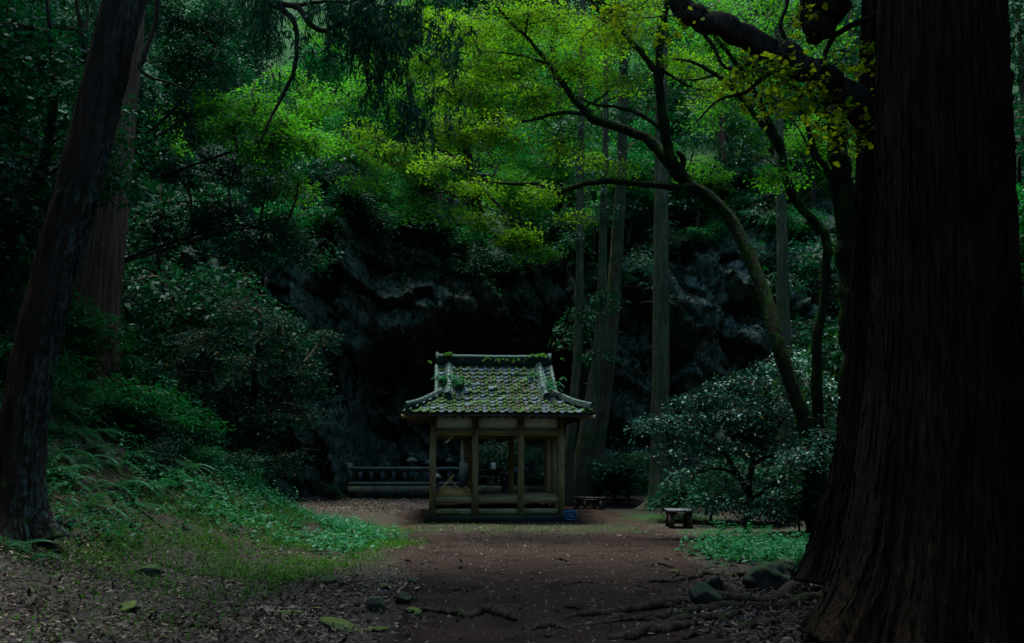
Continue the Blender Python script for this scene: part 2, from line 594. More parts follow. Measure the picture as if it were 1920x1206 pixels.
def zones(x, y):
    """path / moss / litter shares of the ground"""
    w = .55 * fbm(x * .6, y * .6, 0, 31, 3)
    xe = edge_left(y)
    lpath = np.interp(y, [4, 8, 10, 14, 18, 22, 27, 31, 36], [-1.0, -1.1, -1.35, -1.6, -2.3, -2.6, -3.0, -5.5, -6.5])
    rpath = np.interp(y, [4, 8, 10, 12, 15, 19, 23, 27, 31], [1.6, 1.8, 1.9, 2.4, 3.0, 3.6, 3.9, 3.6, 2.8])
    path = sstep(-.5, .6, x - lpath + w) * sstep(-.5, .6, rpath - x + w)
    moss = sstep(20.5, 22.5, y) * sstep(27.0, 25.6, y) * sstep(-3.5, -2.2, x) * sstep(4.2, 2.8, x)
    moss = np.maximum(moss * .44, .75 * np.exp(-(((x - 4.4) / 1.9) ** 2 + ((y - 27.6) / 2.0) ** 2)))
    moss = np.maximum(moss, .62 * np.exp(-(((x - 4.6) / 1.2) ** 2 + ((y - 22.6) / 1.5) ** 2)))
    moss = np.maximum(moss, .36 * sstep(11, 13, y) * sstep(24, 21, y) * sstep(.3, -.8, x - lpath + w) * sstep(-5.0, -3.2, x - xe))
    litter = (1 - path) * sstep(19, 12, y)
    litter = np.maximum(litter, .9 * (1 - path) * sstep(2.0, 2.8, x) * sstep(16.5, 14, y))
    litter = np.maximum(litter, .8 * sstep(27.5, 29.5, y) * sstep(35, 33, y) * sstep(-1.9, -3.0, x) * sstep(-9, -6.5, x))
    path = path * sstep(37, 34, y)
    moss = np.maximum(moss, np.maximum(sstep(42, 46, y), sstep(4.0, 6.0, xe - x)))
    litter = litter * (1 - .5 * np.clip(moss, 0, 1))
    return path, moss, litter


xs = axis(-70, -13, 11, 70, .16, 2.0)
ys = axis(-30, 5, 36, 110, .16, 2.0)
X, Y = np.meshgrid(xs, ys)
Z = gz(X, Y)
gg = G().grid(np.stack([X, Y, Z], -1))
ground = gg.build("ground", M["ground"], smooth=True, kind="structure")
tag(ground, "forest floor of bare dirt path, moss and leaf litter rising to the left bank")
za = np.stack([*zones(X, Y), np.ones_like(X)], -1).reshape(-1, 4)
ca = ground.data.color_attributes.new("zone", 'FLOAT_COLOR', 'POINT')
ca.data.foreach_set("color", za.astype(np.float32).ravel())


def cliff_y(x, z):
    base = 37.3 + .7 * np.sin(x * .23 + 1.2) - 1.6 * sstep(4, 9, x) - 2.0 * sstep(-5.2, -8.5, x) + .06 * z
    lip = 9.9 + 1.0 * vn(x * .22, 2.2, 0, 3)
    base = base + np.clip(z - lip, 0, None) * 1.5
    arch = 6.4 - .9 * ((x + 1.2) / 4.2) ** 2 + .5 * vn(x * .8, 7.7, 0, 33)
    cave = sstep(.9, -.9, z - arch) * sstep(4.9, 4.0, np.abs(x + 1.6))
    base = base + 3.6 * cave
    band = np.exp(-((z - 7.6 - .5 * vn(x * .5, 1, 0, 9)) / 1.0) ** 2) * np.exp(-((x + 2) / 5.5) ** 4)
    base = base - 1.2 * band
    return base


def facets(x, z, n, amp, grad, groove, seed, ext):
    """angular blocks with grooves between them"""
    r = np.random.default_rng(seed)
    sx, sz = r.uniform(ext[0], ext[1], n), r.uniform(ext[2], ext[3], n)
    off, gx, gzz = r.uniform(-1, 1, n) * amp, r.normal(0, grad, n), r.normal(-.1, grad, n)
    X1, Z1 = x.ravel(), z.ravel()
    out = np.zeros(len(X1))
    ca_, sa = math.cos(.55), math.sin(.55)
    size = math.sqrt((ext[1] - ext[0]) * (ext[3] - ext[2]) / n)
    for s in range(0, len(X1), 4000):
        dx = X1[s:s + 4000, None] - sx[None]
        dz = Z1[s:s + 4000, None] - sz[None]
        u, v = dx * ca_ + dz * sa, -dx * sa + dz * ca_
        d2 = np.sqrt((u * 1.7) ** 2 + (v * .75) ** 2)
        o2 = np.argpartition(d2, 1, 1)[:, :2]
        r_ = np.arange(len(d2))
        da, db = d2[r_, o2[:, 0]], d2[r_, o2[:, 1]]
        i = np.where(da <= db, o2[:, 0], o2[:, 1])
        gap = np.abs(da - db) / size
        out[s:s + 4000] = off[i] + gx[i] * dx[r_, i] + gzz[i] * dz[r_, i] + groove * np.exp(-(gap / .10) ** 2)
    return out.reshape(x.shape)


cx, cz = np.meshgrid(np.arange(-24, 24.01, .12), np.arange(-.6, 16.5, .10))
wx, wz = cx + .10 * fbm(cx * 1.2, cz * 1.2, 0, 50, 3), cz + .10 * fbm(cx * 1.2, cz * 1.2, 4, 60, 3)
ext = (-25, 25, -1, 17)
cyv = cliff_y(cx, cz) + facets(wx, wz, 60, .7, .30, .1, 1, ext) + facets(wx, wz, 420, .28, .5, .28, 2, ext) + facets(wx, wz, 2600, .10, .5, .12, 3, ext) \
    + .05 * fbm(cx * 3.5, cz * 3.5, 0, 70, 3)
cliff = G().grid(np.stack([cx, cyv, cz], -1)).build("cliff", M["rock"], smooth=False, kind="structure")
tag(cliff, "dark craggy rock cliff with a shadowed hollow behind the pavilion")


def on_cliff(x, z):
    i = int(np.clip(round((z + .6) / .10), 0, cx.shape[0] - 1))
    j = int(np.clip(round((x + 24) / .12), 0, cx.shape[1] - 1))
    return np.array((x, cyv[i, j], z))


# ------------------------------------------------------------------ trees
def bark_disp(freq, amp, zf=.5, seed=0, butt=None, knob=0.0):
    def f(r, th, s):
        c, sn = np.cos(th), np.sin(th)
        n1 = vn(c * freq, sn * freq, s * zf, seed)
        n2 = vn(c * freq * 2.4, sn * freq * 2.4, s * zf * 1.7, seed + 5)
        n3 = vn(c * 1.3, sn * 1.3, s * .35, seed + 9)
        n4 = vn(c * freq * 4.2, sn * freq * 4.2, s * zf * 2.2, seed + 11)
        rr = r * (1 + amp * (1 - 2 * np.abs(n1)) + amp * .6 * (1 - 2 * np.abs(n2)) + amp * .4 * n4 + amp * 1.4 * n3)
        if knob:
            rr = rr * (1 + knob * np.clip(vn(c * 2, sn * 2, s * 1.8, seed + 14), 0, 1))
        if butt is not None:
            for ph, a, h, w in butt:
                dth = np.angle(np.exp(1j * (th - ph)))
                rr = rr + a * np.exp(-(dth / w) ** 2) * np.exp(-s / h)
        return rr
    return f


def sample_tree_paths(paths):
    return np.vstack([cr(p, 24) for p in paths])


def pads_leaves(g, C, Rr, n, L, W, tpl, droop=.35, thick=.12, tilt=.35, spokes=9, seed=0, hang=0.0):
    r = np.random.default_rng(seed)
    Mn = len(C)
    ci = np.repeat(np.arange(Mn), n)
    tot = Mn * n
    ph0 = r.uniform(0, 6.28, Mn)[ci]
    sp = r.integers(0, spokes, tot)
    th = ph0 + sp * (2 * math.pi / spokes) + r.normal(0, .16, tot)
    rad = np.sqrt(r.uniform(.02, 1, tot))
    rr = rad * Rr[ci] * (0.75 + .5 * _hash(sp, ci, ci * 0, 3))
    # tilt of each pad
    tn = nrm(np.stack([r.normal(0, .22, Mn), r.normal(0, .22, Mn), np.ones(Mn)], -1))[ci]
    ax = np.stack([np.cos(th), np.sin(th), np.zeros(tot)], -1)
    ax = ax - tn * (ax * tn).sum(-1, keepdims=True)
    pos = C[ci] + ax * rr[:, None]
    pos[:, 2] += -droop * rad ** 2 * Rr[ci] + r.normal(0, thick, tot) * Rr[ci]
    d = nrm(ax) + r.normal(0, .45, (tot, 3))
    d[:, 2] -= .25 + hang
    nn = tn + r.normal(0, tilt, (tot, 3))
    sc = r.uniform(.42, 1.0, tot) + .55 * r.uniform(0, 1, tot) ** 3
    g.leaves(pos, d, nn, L * sc, W * sc, tpl)


def foliage(tree, origin, samples, sprays, leafmat, twigmat, n=46, L=.11, W=.09, tpl=KITE, prad=(.45, .8), seed=0,
            droop=.35, tilt=.35, thick=.12, lim_r=.05, name="crown", hang=0.0, twig_every=1):
    """sprays: (centre xyz, (rx,ry,rz), pads)"""
    r = np.random.default_rng(seed)
    lg, tg = G(), G()
    allC, allR = [], []
    for c, rad, npad in sprays:
        c = np.asarray(c, float)
        dist = np.linalg.norm(samples - c, axis=1) + np.clip(samples[:, 2] - c[2], 0, None) * .6
        s = samples[np.argmin(dist)]
        mid = (s + c) / 2 + r.normal(0, .06, 3) * np.linalg.norm(c - s) + np.array((0, 0, .10 * np.linalg.norm(c - s)))
        sub = cr([s, mid, c], 10)
        if np.linalg.norm(c - s) > .5:
            tg.tube(sub, np.linspace(lim_r, lim_r * .35, 10), 5, cap=False)
        u = r.normal(0, 1, (npad, 3))
        u = nrm(u) * (r.uniform(0, 1, npad) ** .45)[:, None]
        pc = c + u * np.asarray(rad)
        layer = np.maximum(.25, rad[2] / 4)
        pc[:, 2] = c[2] + np.round((pc[:, 2] - c[2]) / layer) * layer + r.normal(0, layer * .18, npad)
        pr = r.uniform(prad[0], prad[1], npad)
        for q in range(0, npad, twig_every):
            st = sub[np.argmin(np.linalg.norm(sub - pc[q], axis=1))]
            m2 = (st + pc[q]) / 2 + r.normal(0, .08, 3) + np.array((0, 0, .05))
            tg.tube(cr([st, m2, pc[q]], 6), np.linspace(lim_r * .38, .004, 6), 3, cap=False)
            a0 = r.uniform(0, 6.28)
            for t in range(4):
                a = a0 + t * 1.57 + r.normal(0, .3)
                e = pc[q] + np.array((math.cos(a), math.sin(a), -.25)) * pr[q] * .8
                tg.tube(np.array([pc[q], (pc[q] + e) / 2 + (0, 0, .03), e]), [.005, .004, .002], 3, cap=False)
        allC.append(pc)
        allR.append(pr)
    pads_leaves(lg, np.vstack(allC), np.concatenate(allR), n, L, W, tpl, droop, thick, tilt, seed=seed + 1, hang=hang)
    cr_o = lg.build(name, leafmat, tree, origin)
    tw = tg.build("twigs", twigmat, tree, origin, kind="stuff")
    return cr_o


def px_sprays(lst, Y=None):
    out = []
    for e in lst:
        px, py, yy, rx, ry, n = e
        c = P(px, py, yy)
        k = yy / FPX
        out.append((c, (rx * k, max(rx * k * .8, .6), ry * k), n))
    return out


def moss_tufts(g, p, rr, seed, dens=260.0):
    """short moss leaves standing on the upper side of a limb"""
    r = np.random.default_rng(seed)
    ln = np.linalg.norm(np.diff(p, axis=0), axis=1)
    cnt = int((ln * rr[1:]).sum() * dens * 6.28)
    if cnt < 4:
        return
    i = r.choice(len(ln), cnt, p=ln * rr[1:] / (ln * rr[1:]).sum())
    f = r.uniform(0, 1, cnt)[:, None]
    c = p[i] * (1 - f) + p[i + 1] * f
    t = nrm(p[i + 1] - p[i])
    u = nrm(r.normal(0, 1, (cnt, 3)) + (0, 0, .5))
    u = nrm(u - t * (u * t).sum(-1, keepdims=True))
    g.leaves(c + u * (rr[i] * .96)[:, None], u * .8 + r.normal(0, .5, (cnt, 3)), r.normal(0, 1, (cnt, 3)), r.uniform(.03, .085, cnt), r.uniform(.018, .04, cnt), KITE)


def limb(tree, origin, path, radii, mat, seg=10, n=40, amp=.10, seed=0, name="limb", knob=.25):
    p = cr(path, n)
    rr = np.interp(np.linspace(0, 1, n), np.linspace(0, 1, len(radii)), radii)
    p = p + .35 * rr[:, None] * np.stack([vn(np.arange(n) * .45, k, 0, seed + k) for k in range(3)], -1)
    lo = G().tube(p, rr, seg, True, bark_disp(3, amp, 2.0, seed, None, knob)).build(name, mat, tree, origin, smooth=True)
    if mat is M["mossy"]:
        mg = G()
        moss_tufts(mg, p, rr, seed + 3)
        if mg.n:
            mg.build("moss", M["moss"], lo, origin, kind="stuff")
    return p


def main_trunk(tree, origin, path, radii, mat, seg=120, n=90, freq=9, amp=.045, zf=.45, seed=0, butt=None, knob=0.0, name="trunk"):
    p = cr(path, n)
    rr = np.interp(np.linspace(0, 1, n), np.linspace(0, 1, len(radii)), radii)
    to = G().tube(p, rr, seg, True, bark_disp(freq, amp, zf, seed, butt, knob)).build(name, mat, tree, origin, smooth=True)
    if mat is M["mossy"]:
        mg = G()
        moss_tufts(mg, p, rr, seed + 3)
        mg.build("moss", M["moss"], to, origin, kind="stuff")
    if mat is M["giant"]:
        # loose fibrous strips of bark standing off the trunk
        V = (np.array([v.co for v in to.data.vertices]) + np.asarray(origin)).reshape(n, seg, 3)
        r = np.random.default_rng(seed)
        sg = G()
        for _ in range(520):
            th = r.uniform(.95, 2.05) * math.pi if r.uniform() < .8 else r.uniform(0, 2) * math.pi
            j = int(th / (2 * math.pi) * seg) % seg
            i0 = int(r.integers(1, int(n * .75)))
            ln = int(r.integers(4, 16))
            ii = np.arange(i0, min(i0 + ln, n - 1))
            jj = (j + np.round(np.cumsum(r.normal(0, .25, len(ii)))).astype(int)) % seg
            c = V[ii, jj]
            out = nrm(c - p[ii])
            tq = nrm(np.cross(out, nrm(np.gradient(p, axis=0))[ii]))
            w = r.uniform(.006, .022) * np.sin(np.linspace(.25, 2.9, len(ii))) * rr[ii] / .6
            lift = (r.uniform(.004, .016) + r.uniform(0, .03) * np.abs(np.linspace(-1, 1, len(ii))) ** 3)
            a_, b_ = c + out * lift[:, None] - tq * w[:, None], c + out * (lift * .3)[:, None] + tq * w[:, None]
            sg.grid(np.stack([a_, c + out * (lift + .006)[:, None], b_], 1))
        sg.build("bark_strips", mat, to, origin, kind="stuff")
    return p


def shade_crown(tree, origin, centre, rad, npad, mat, seed, L=.34, W=.2, n=34, prad=(.7, 1.2), hang=.3, samples=None):  # crowns out of view, placed and sized for the shade they cast
    c = np.asarray(centre, float)
    r = np.random.default_rng(seed)
    spr = []
    for i in range(9):
        u = nrm(r.normal(0, 1, 3)) * r.uniform(.35, .85)
        spr.append((c + u * np.asarray(rad), tuple(np.asarray(rad) * .42), npad // 9))
    if samples is None:
        samples = np.array([c - (0, 0, rad[2]), c, c + (0, 0, rad[2] * .8)])
    foliage(tree, origin, samples, spr, mat, M["twig"], n=n, L=L, W=W, prad=prad, seed=seed, hang=hang, lim_r=.06, twig_every=2)


# --- the giant cedar on the right
o = np.array((3.72, 8.5, 0.0))
o[2] = gz(o[0], o[1]) - .1
giant = thing("giant_cedar", "huge dark ridged cedar trunk filling the right edge of the view", "tree", o)
gp = PL([(1722, 1232), (1740, 1100), (1755, 930), (1768, 700), (1768, 500), (1765, 250), (1764, 0), (1763, -350)], 8.5)
gp = np.vstack([gp, gp[-1] + (0.0, 0.1, 6.0)])
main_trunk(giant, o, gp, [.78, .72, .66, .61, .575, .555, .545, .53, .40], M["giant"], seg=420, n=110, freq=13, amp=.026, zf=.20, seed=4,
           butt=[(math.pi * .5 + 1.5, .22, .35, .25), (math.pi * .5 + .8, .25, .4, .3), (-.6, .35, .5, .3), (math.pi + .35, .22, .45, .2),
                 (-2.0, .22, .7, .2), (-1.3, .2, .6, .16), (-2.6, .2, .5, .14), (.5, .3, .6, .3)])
shade_crown(giant, o, (3.8, 13.0, 17.0), (6.0, 8.0, 3.2), 230, M["conifer"], 41)  # unseen crown spread over the clearing to block the sun

# --- the ginkgo just behind it, with its heavy bough
o = P(1668, 1085, 11.6)
o[2] = gz(o[0], o[1]) - .1
gink = thing("ginkgo_tree", "dark flared ginkgo trunk half hidden behind the huge cedar, heavy bough overhead", "tree", o)
kp = PL([(1668, 1105), (1672, 1000), (1690, 860), (1700, 650), (1702, 400), (1700, 100), (1700, -150)], 11.6)
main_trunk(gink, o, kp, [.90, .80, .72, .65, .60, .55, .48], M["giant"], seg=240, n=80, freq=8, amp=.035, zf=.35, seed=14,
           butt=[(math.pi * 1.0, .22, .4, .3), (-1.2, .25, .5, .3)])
b1 = limb(gink, o, PL([(1715, 330), (1660, 248), (1590, 178), (1500, 120), (1400, 66), (1320, 38), (1282, 18), (1268, -60)], [11.0, 10.7, 10.5, 10.4, 10.3, 10.3, 10.3, 10.2]),
          [.21, .185, .15, .135, .125, .115, .125, .10], M["dark_bark"], 26, 90, .06, 3, "bough", .04)
limb(gink, o, PL([(1690, -60), (1600, -70), (1565, -40), (1545, 10), (1528, 58), (1520, 70)], [11.2, 10.8, 10.6, 10.5, 10.5, 10.5]),
     [.28, .30, .29, .24, .14, .05], M["dark_bark"], 18, 40, .06, 8, "hanging_burl", .2)
l1 = limb(gink, o, PL([(1500, 122), (1440, 140), (1400, 172), (1345, 190), (1300, 235)], 10.4), [.03, .025, .02, .014, .008], M["dark_bark"], 7, 30, .08, 5)
l2 = limb(gink, o, PL([(1660, 20), (1600, 45), (1560, 75), (1540, 130), (1545, 170)], 10.6), [.04, .035, .03, .022, .014], M["dark_bark"], 7, 30, .08, 6)
l3 = limb(gink, o, PL([(1482, 95), (1465, 50), (1475, 10), (1480, -40)], 10.5), [.022, .022, .02, .02], M["dark_bark"], 7, 24, .08, 7)
l4 = limb(gink, o, PL([(1316, 56), (1340, 90), (1362, 128), (1405, 120), (1450, 90)], 10.3), [.022, .02, .018, .014, .01], M["dark_bark"], 7, 24, .08, 7)
l5 = limb(gink, o, PL([(1470, 150), (1500, 170), (1530, 175), (1555, 185)], 10.5), [.016, .014, .012, .01], M["dark_bark"], 6, 20, .08, 7)
gs = sample_tree_paths([b1, l1, l2, l3, l4, l5])
spr = px_sprays([(1420, 130, 10.4, 55, 22, 14), (1480, 150, 10.5, 60, 30, 18), (1390, 140, 10.4, 40, 20, 8), (1560, 130, 10.5, 45, 34, 14), (1600, 200, 10.7, 40, 40, 14),
                 (1625, 110, 10.8, 30, 30, 10), (1500, 190, 10.5, 70, 26, 16), (1560, 215, 10.6, 50, 30, 14), (1620, 250, 10.8, 26, 30, 10), (1500, 40, 10.6, 30, 30, 9),
                 (1430, 200, 10.4, 30, 20, 5), (1330, 15, 10.4, 20, 20, 4), (1610, 262, 10.8, 40, 14, 6), (1130, 40, 10.6, 60, 40, 9), (1190, 20, 10.6, 50, 30, 8), (1265, 55, 10.4, 16, 14, 4)])
foliage(gink, o, gs, spr, M["ginkgo"], M["dark_bark"], n=9, L=.065, W=.075, tpl=FAN, prad=(.10, .2), seed=17, droop=.5, tilt=.7, thick=.3, lim_r=.010)
shade_crown(gink, o, (3.2, 11.8, 13.0), (3.0, 2.2, 2.4), 36, M["broad"], 43, L=.26, W=.2)  # unseen crown, thinned to let light onto the leaves below

# --- lichen-covered leaning tree on the left
o = Gnd(48, 1004)
left1 = thing("leaning_tree", "leaning dark trunk with pale lichen streaks rising from the left bank", "tree", o - (0, 0, .15))
YL = 12.0
lp = PL([(48, 1022), (40, 960), (38, 860), (52, 750), (82, 603), (160, 300), (232, 0), (282, -210)], YL)
lp = np.vstack([lp, lp[-1] + (.9, .2, 4.0)])
main_trunk(left1, o - (0, 0, .15), lp, [.36, .28, .262, .255, .252, .25, .245, .235, .18], M["lichen"], seg=140, n=110, freq=7, amp=.05, zf=.9, seed=24,
           butt=[(-.2, .20, .25, .4), (2.6, .25, .3, .4), (-1.8, .18, .25, .4)], knob=.06)
shade_crown(left1, o - (0, 0, .15), (-3.6, 14.0, 17.2), (5.8, 7.5, 3.2), 230, M["broad"], 44, L=.26, W=.17)  # unseen crown pushed out over the path to shade it

# --- straight reddish cedar behind it, with hanging branches
o = P(172, 765, 20.0)
o[2] = gz(o[0], o[1]) - .35
left2 = thing("cedar_tree", "reddish brown cedar trunk standing behind the lichen-streaked leaning trunk", "tree", o)
lp2 = np.vstack([o[None], PL([(180, 603), (213, 300), (238, 0), (258, -260)], 20.0)])
main_trunk(left2, o, lp2, [.50, .42, .385, .36, .30], M["cedar"], seg=140, n=90, freq=9, amp=.04, zf=.3, seed=34, butt=[(-1.2, .15, .5, .4), (0, .15, .5, .4)])
v1 = limb(left2, o, PL([(300, -60), (292, 40), (268, 110), (264, 130), (285, 146), (320, 156), (354, 172)], 17.5), [.045, .045, .045, .04, .025, .02, .01], M["dark_bark"], 8, 40, .05, 3, "hanging_branch", 0)
v2 = limb(left2, o, PL([(440, -60), (500, 0), (530, 18), (548, 35), (558, 70), (552, 130), (530, 180), (505, 225), (490, 262), (478, 290)], 15.0),
          [.04, .05, .05, .045, .04, .035, .028, .02, .014, .006], M["dark_bark"], 8, 50, .05, 4, "hanging_branch", 0)
v3 = limb(left2, o, PL([(505, 5), (545, 12), (562, 18), (580, 45), (605, 58), (630, 48), (660, 30), (690, 5), (720, -30)], 15.0),
          [.05, .05, .05, .045, .045, .04, .035, .03, .025], M["dark_bark"], 8, 50, .05, 5, "hanging_branch", 0)
v4 = limb(left2, o, PL([(545, 12), (590, 4), (650, 4), (705, 2)], 15.0), [.035, .03, .025, .015], M["dark_bark"], 7, 30, .05, 6, "hanging_branch", 0)
v5 = limb(left2, o, PL([(660, 35), (668, 80), (685, 125), (690, 160), (705, 180), (722, 198)], 15.0), [.022, .02, .016, .013, .01, .006], M["dark_bark"], 7, 30, .05, 7, "hanging_branch", 0)
v6 = limb(left2, o, PL([(690, 5), (740, 20), (790, 50), (830, 75), (850, 120)], 15.0), [.022, .02, .014, .01, .005], M["dark_bark"], 7, 30, .05, 8, "hanging_branch", 0)


def tassels(tree, origin, anchors, seed, name, n=26, Lh=.6):
    """hanging cedar sprays: thin drooping branchlets set with narrow needle tufts"""
    r = np.random.default_rng(seed)
    lg, tg = G(), G()
    for a in anchors:
        a = np.asarray(a)
        ln = Lh * r.uniform(.6, 1.3)
        side = nrm(r.normal(0, 1, 3) * (1, 1, .1)) * ln * .35
        p = cr([a, a + side * .6 + (0, 0, -.05 * ln), a + side - (0, 0, ln * .9)], 9)
        tg.tube(p, np.linspace(.006, .002, 9), 3, cap=False)
        i = r.integers(1, 9, n)
        pos = p[i] + r.normal(0, .03, (n, 3))
        d = r.normal(0, .5, (n, 3)) + (0, 0, -1.0)
        lg.leaves(pos, d, r.normal(0, 1, (n, 3)), r.uniform(.10, .26, n), r.uniform(.018, .036, n), KITE)
    lg.build(name, M["conifer"], tree, origin)
    tg.build("branchlets", M["dark_bark"], tree, origin, kind="stuff")


ra = np.random.default_rng(5)
anc = []
for (px, py, sx, sy, n_) in [(690, 20, 45, 25, 60), (720, 60, 35, 30, 50), (660, 60, 30, 30, 30), (715, 110, 25, 25, 26), (760, 40, 40, 25, 26), (740, 190, 40, 20, 26), (780, 220, 30, 15, 18),
                             (505, 30, 22, 30, 26), (480, 0, 30, 30, 20), (585, 110, 14, 20, 8), (620, 20, 30, 15, 14), (840, 90, 25, 25, 14)]:
    for _ in range(n_):
        anc.append(P(px + ra.normal(0, sx), py + ra.normal(0, sy) - 12, 15.0 + ra.normal(0, .35)))
tassels(left2, o, anc, 6, "needle_sprays", n=24, Lh=.55)
shade_crown(left2, o, (-9.5, 22.0, 19.5), (5.6, 6.5, 3.4), 300, M["conifer"], 45)  # unseen crown set above the left slope to darken it


# --- the straight trunks beside the pavilion
def pole_tree(name, label, pts, Yd, radii, mat, seed, crown=None, butt=None, seg=36, group=None, knots=0):
    b = P(pts[0][0], pts[0][1], Yd)
    b[2] = gz(b[0], b[1]) - .08
    t = thing(name, label, "tree", b, group=group)
    path = np.vstack([b[None], PL(pts[1:], Yd)])
    p = main_trunk(t, b, path, radii, mat, seg=seg, n=70, freq=5, amp=.05, zf=.5, seed=seed, butt=butt)
    r = np.random.default_rng(seed)
    for i in range(knots):
        s = p[r.integers(20, 62)]
        a = r.uniform(0, 6.28)
        ln = r.uniform(.3, 1.1)
        e = s + np.array((math.cos(a) * ln, math.sin(a) * ln, r.uniform(-.25, .15)))
        limb(t, b, [s, (s + e) / 2 + (0, 0, .06), e], [.022, .015, .006], M["twig"], 5, 8, .05, seed + i, "dead_branch", 0)
    if crown:
        spr = px_sprays(crown)
        foliage(t, b, p[25:], spr, M["conifer"], M["twig"], n=40, L=.17, W=.055, prad=(.35, .6), seed=seed, droop=.5, hang=.35, tilt=.6, lim_r=.025)
    return t, p, b


t, p, b = pole_tree("cedar_tree", "straight pole-like cedar trunk with moss-covered flared base right of the pavilion",
                    [(1237, 962), (1237, 900), (1238, 780), (1239, 600), (1240, 350), (1241, 60), (1241, -200)], 30.0, [.36, .30, .265, .245, .215, .18, .14], M["pole"], 51,
                    crown=[(1240, 60, 30, 60, 40, 16), (1220, -40, 30, 90, 50, 26), (1260, 180, 30.4, 50, 30, 8), (1200, 140, 30.3, 40, 30, 8)],
                    butt=[(math.pi + .2, .75, .22, .30), (-.5, .45, .25, .3), (-1.7, .3, .3, .3), (1.5, .3, .3, .4)], seg=60, knots=7)
pole_tree("cedar_tree", "slim trunk rising from behind the right corner of the tiled roof",
          [(1060, 925), (1068, 840), (1077, 745), (1086, 600), (1088, 350), (1091, 150), (1093, -60)], 31.2, [.20, .17, .15, .135, .12, .10, .08], M["pole"], 52,
          crown=[(1090, 590, 31.2, 30, 14, 6), (1075, 440, 31.2, 40, 20, 8), (1100, 330, 31.3, 40, 30, 10), (1080, 240, 31.2, 50, 30, 12), (1060, 620, 31.4, 22, 14, 5)], knots=9)
pole_tree("cedar_tree", "leaning trunk curving up beside the roof corner, its base behind the right post",
          [(1082, 936), (1094, 855), (1112, 740), (1127, 610), (1131, 430), (1135, 250), (1138, 20)], 31.6, [.33, .27, .235, .17, .125, .10, .08], M["pole"], 53,
          crown=[(1130, 560, 31.5, 26, 18, 7), (1135, 400, 31.6, 40, 20, 8), (1125, 300, 31.6, 50, 24, 10), (1115, 660, 31.8, 22, 16, 6)], knots=9)
pole_tree("cedar_tree", "thick leaning trunk standing behind the long dark bench",
          [(1106, 938), (1120, 820), (1138, 690), (1150, 560), (1161, 400), (1167, 250), (1172, 0)], 32.4, [.36, .30, .26, .23, .20, .17, .14], M["pole"], 54,
          crown=[(1160, 220, 32.4, 60, 30, 12), (1170, 90, 32.4, 70, 40, 16), (1185, 480, 32.4, 30, 18, 6)], knots=6)
pole_tree("cedar_tree", "thin straight trunk before pale rock, between the two mossy curved trees",
          [(1478, 900), (1474, 760), (1470, 640), (1466, 450), (1462, 300), (1459, 120), (1458, -80)], 29.0, [.24, .22, .20, .165, .14, .11, .09], M["pole"], 55,
          crown=[(1460, 60, 29, 60, 40, 16), (1440, 400, 29.3, 45, 14, 7), (1490, 520, 29.3, 40, 14, 5)], knots=10)

# --- the mossy maple arching over the clearing
YM = 22.0
o = P(1530, 905, 19.8)
o[2] = gz(o[0], o[1]) - .1
maple = thing("maple_tree", "moss-covered maple arching left over the clearing with long crooked limbs", "tree", o)
tp = np.vstack([o[None], PL([(1512, 810), (1490, 740), (1458, 645), (1438, 565), (1405, 482), (1370, 412), (1332, 370), (1296, 348), (1275, 322)], [19.9, 20.0, 20.3, 20.8, 21.3, 21.7, 21.9, 22, 22])])
main_trunk(maple, o, tp, [.20, .15, .135, .13, .128, .125, .124, .12, .115, .10], M["mossy"], seg=40, n=110, freq=3.5, amp=.07, zf=1.6, seed=61, knob=.18)
ML = []
for i, (pts, yy, rr) in enumerate([
    ([(1300, 352), (1262, 352), (1210, 346), (1150, 340), (1105, 342), (1060, 354), (1040, 355), (1010, 344), (965, 344), (920, 340), (880, 328), (835, 312)],
     [22, 21.8, 21.6, 21.4, 21.3, 21.2, 21.1, 21, 20.9, 20.8, 20.7, 20.6], [.085, .08, .07, .065, .06, .055, .045, .04, .033, .026, .02, .01]),
    ([(1280, 328), (1240, 290), (1205, 256), (1160, 238), (1112, 222), (1094, 205), (1062, 166), (1022, 112), (990, 72), (945, 28), (900, -30)], [22, 22.1, 22.3, 22.4, 22.5, 22.6, 22.7, 22.8, 22.9, 23, 23.1],
     [.13, .12, .105, .095, .085, .07, .06, .05, .042, .032, .02]),
    ([(1284, 338), (1262, 308), (1246, 250), (1240, 190), (1234, 132), (1241, 60), (1252, 0), (1258, -90)], [22, 21.9, 21.7, 21.6, 21.5, 21.5, 21.4, 21.4], [.14, .125, .105, .095, .085, .065, .055, .045]),
    ([(1235, 140), (1202, 98), (1168, 62), (1132, 32), (1095, -20)], 21.5, [.075, .06, .05, .04, .03]),
    ([(1100, 215), (1055, 212), (1000, 224), (940, 231), (870, 236), (800, 262)], [22.6, 22.4, 22.2, 22, 21.8, 21.6], [.045, .038, .03, .024, .018, .008]),
    ([(1243, 245), (1205, 218), (1160, 202), (1115, 196), (1080, 180)], 21.7, [.05, .04, .033, .025, .014]),
    ([(1236, 128), (1270, 150), (1300, 165), (1350, 175)], 21.5, [.035, .03, .022, .012]),
    ([(1030, 125), (1000, 110), (950, 100), (900, 96)], 22.8, [.03, .025, .018, .008]),
    ([(985, 70), (990, 30), (1005, -10)], 22.9, [.025, .02, .015]),
    ([(1055, 354), (1070, 380), (1080, 405), (1078, 430)], 21.2, [.02, .015, .01, .006]),
    ([(1090, 205), (1130, 180), (1160, 150), (1180, 110)], 22.6, [.03, .025, .018, .01]),
    ([(1276, 330), (1281, 300), (1272, 286)], 21.8, [.06, .06, .055]),
]):
    ML.append(limb(maple, o, PL(pts, yy), rr, M["mossy"], 10, 60, .10, 70 + i, "limb", .3))
ms = sample_tree_paths(ML)
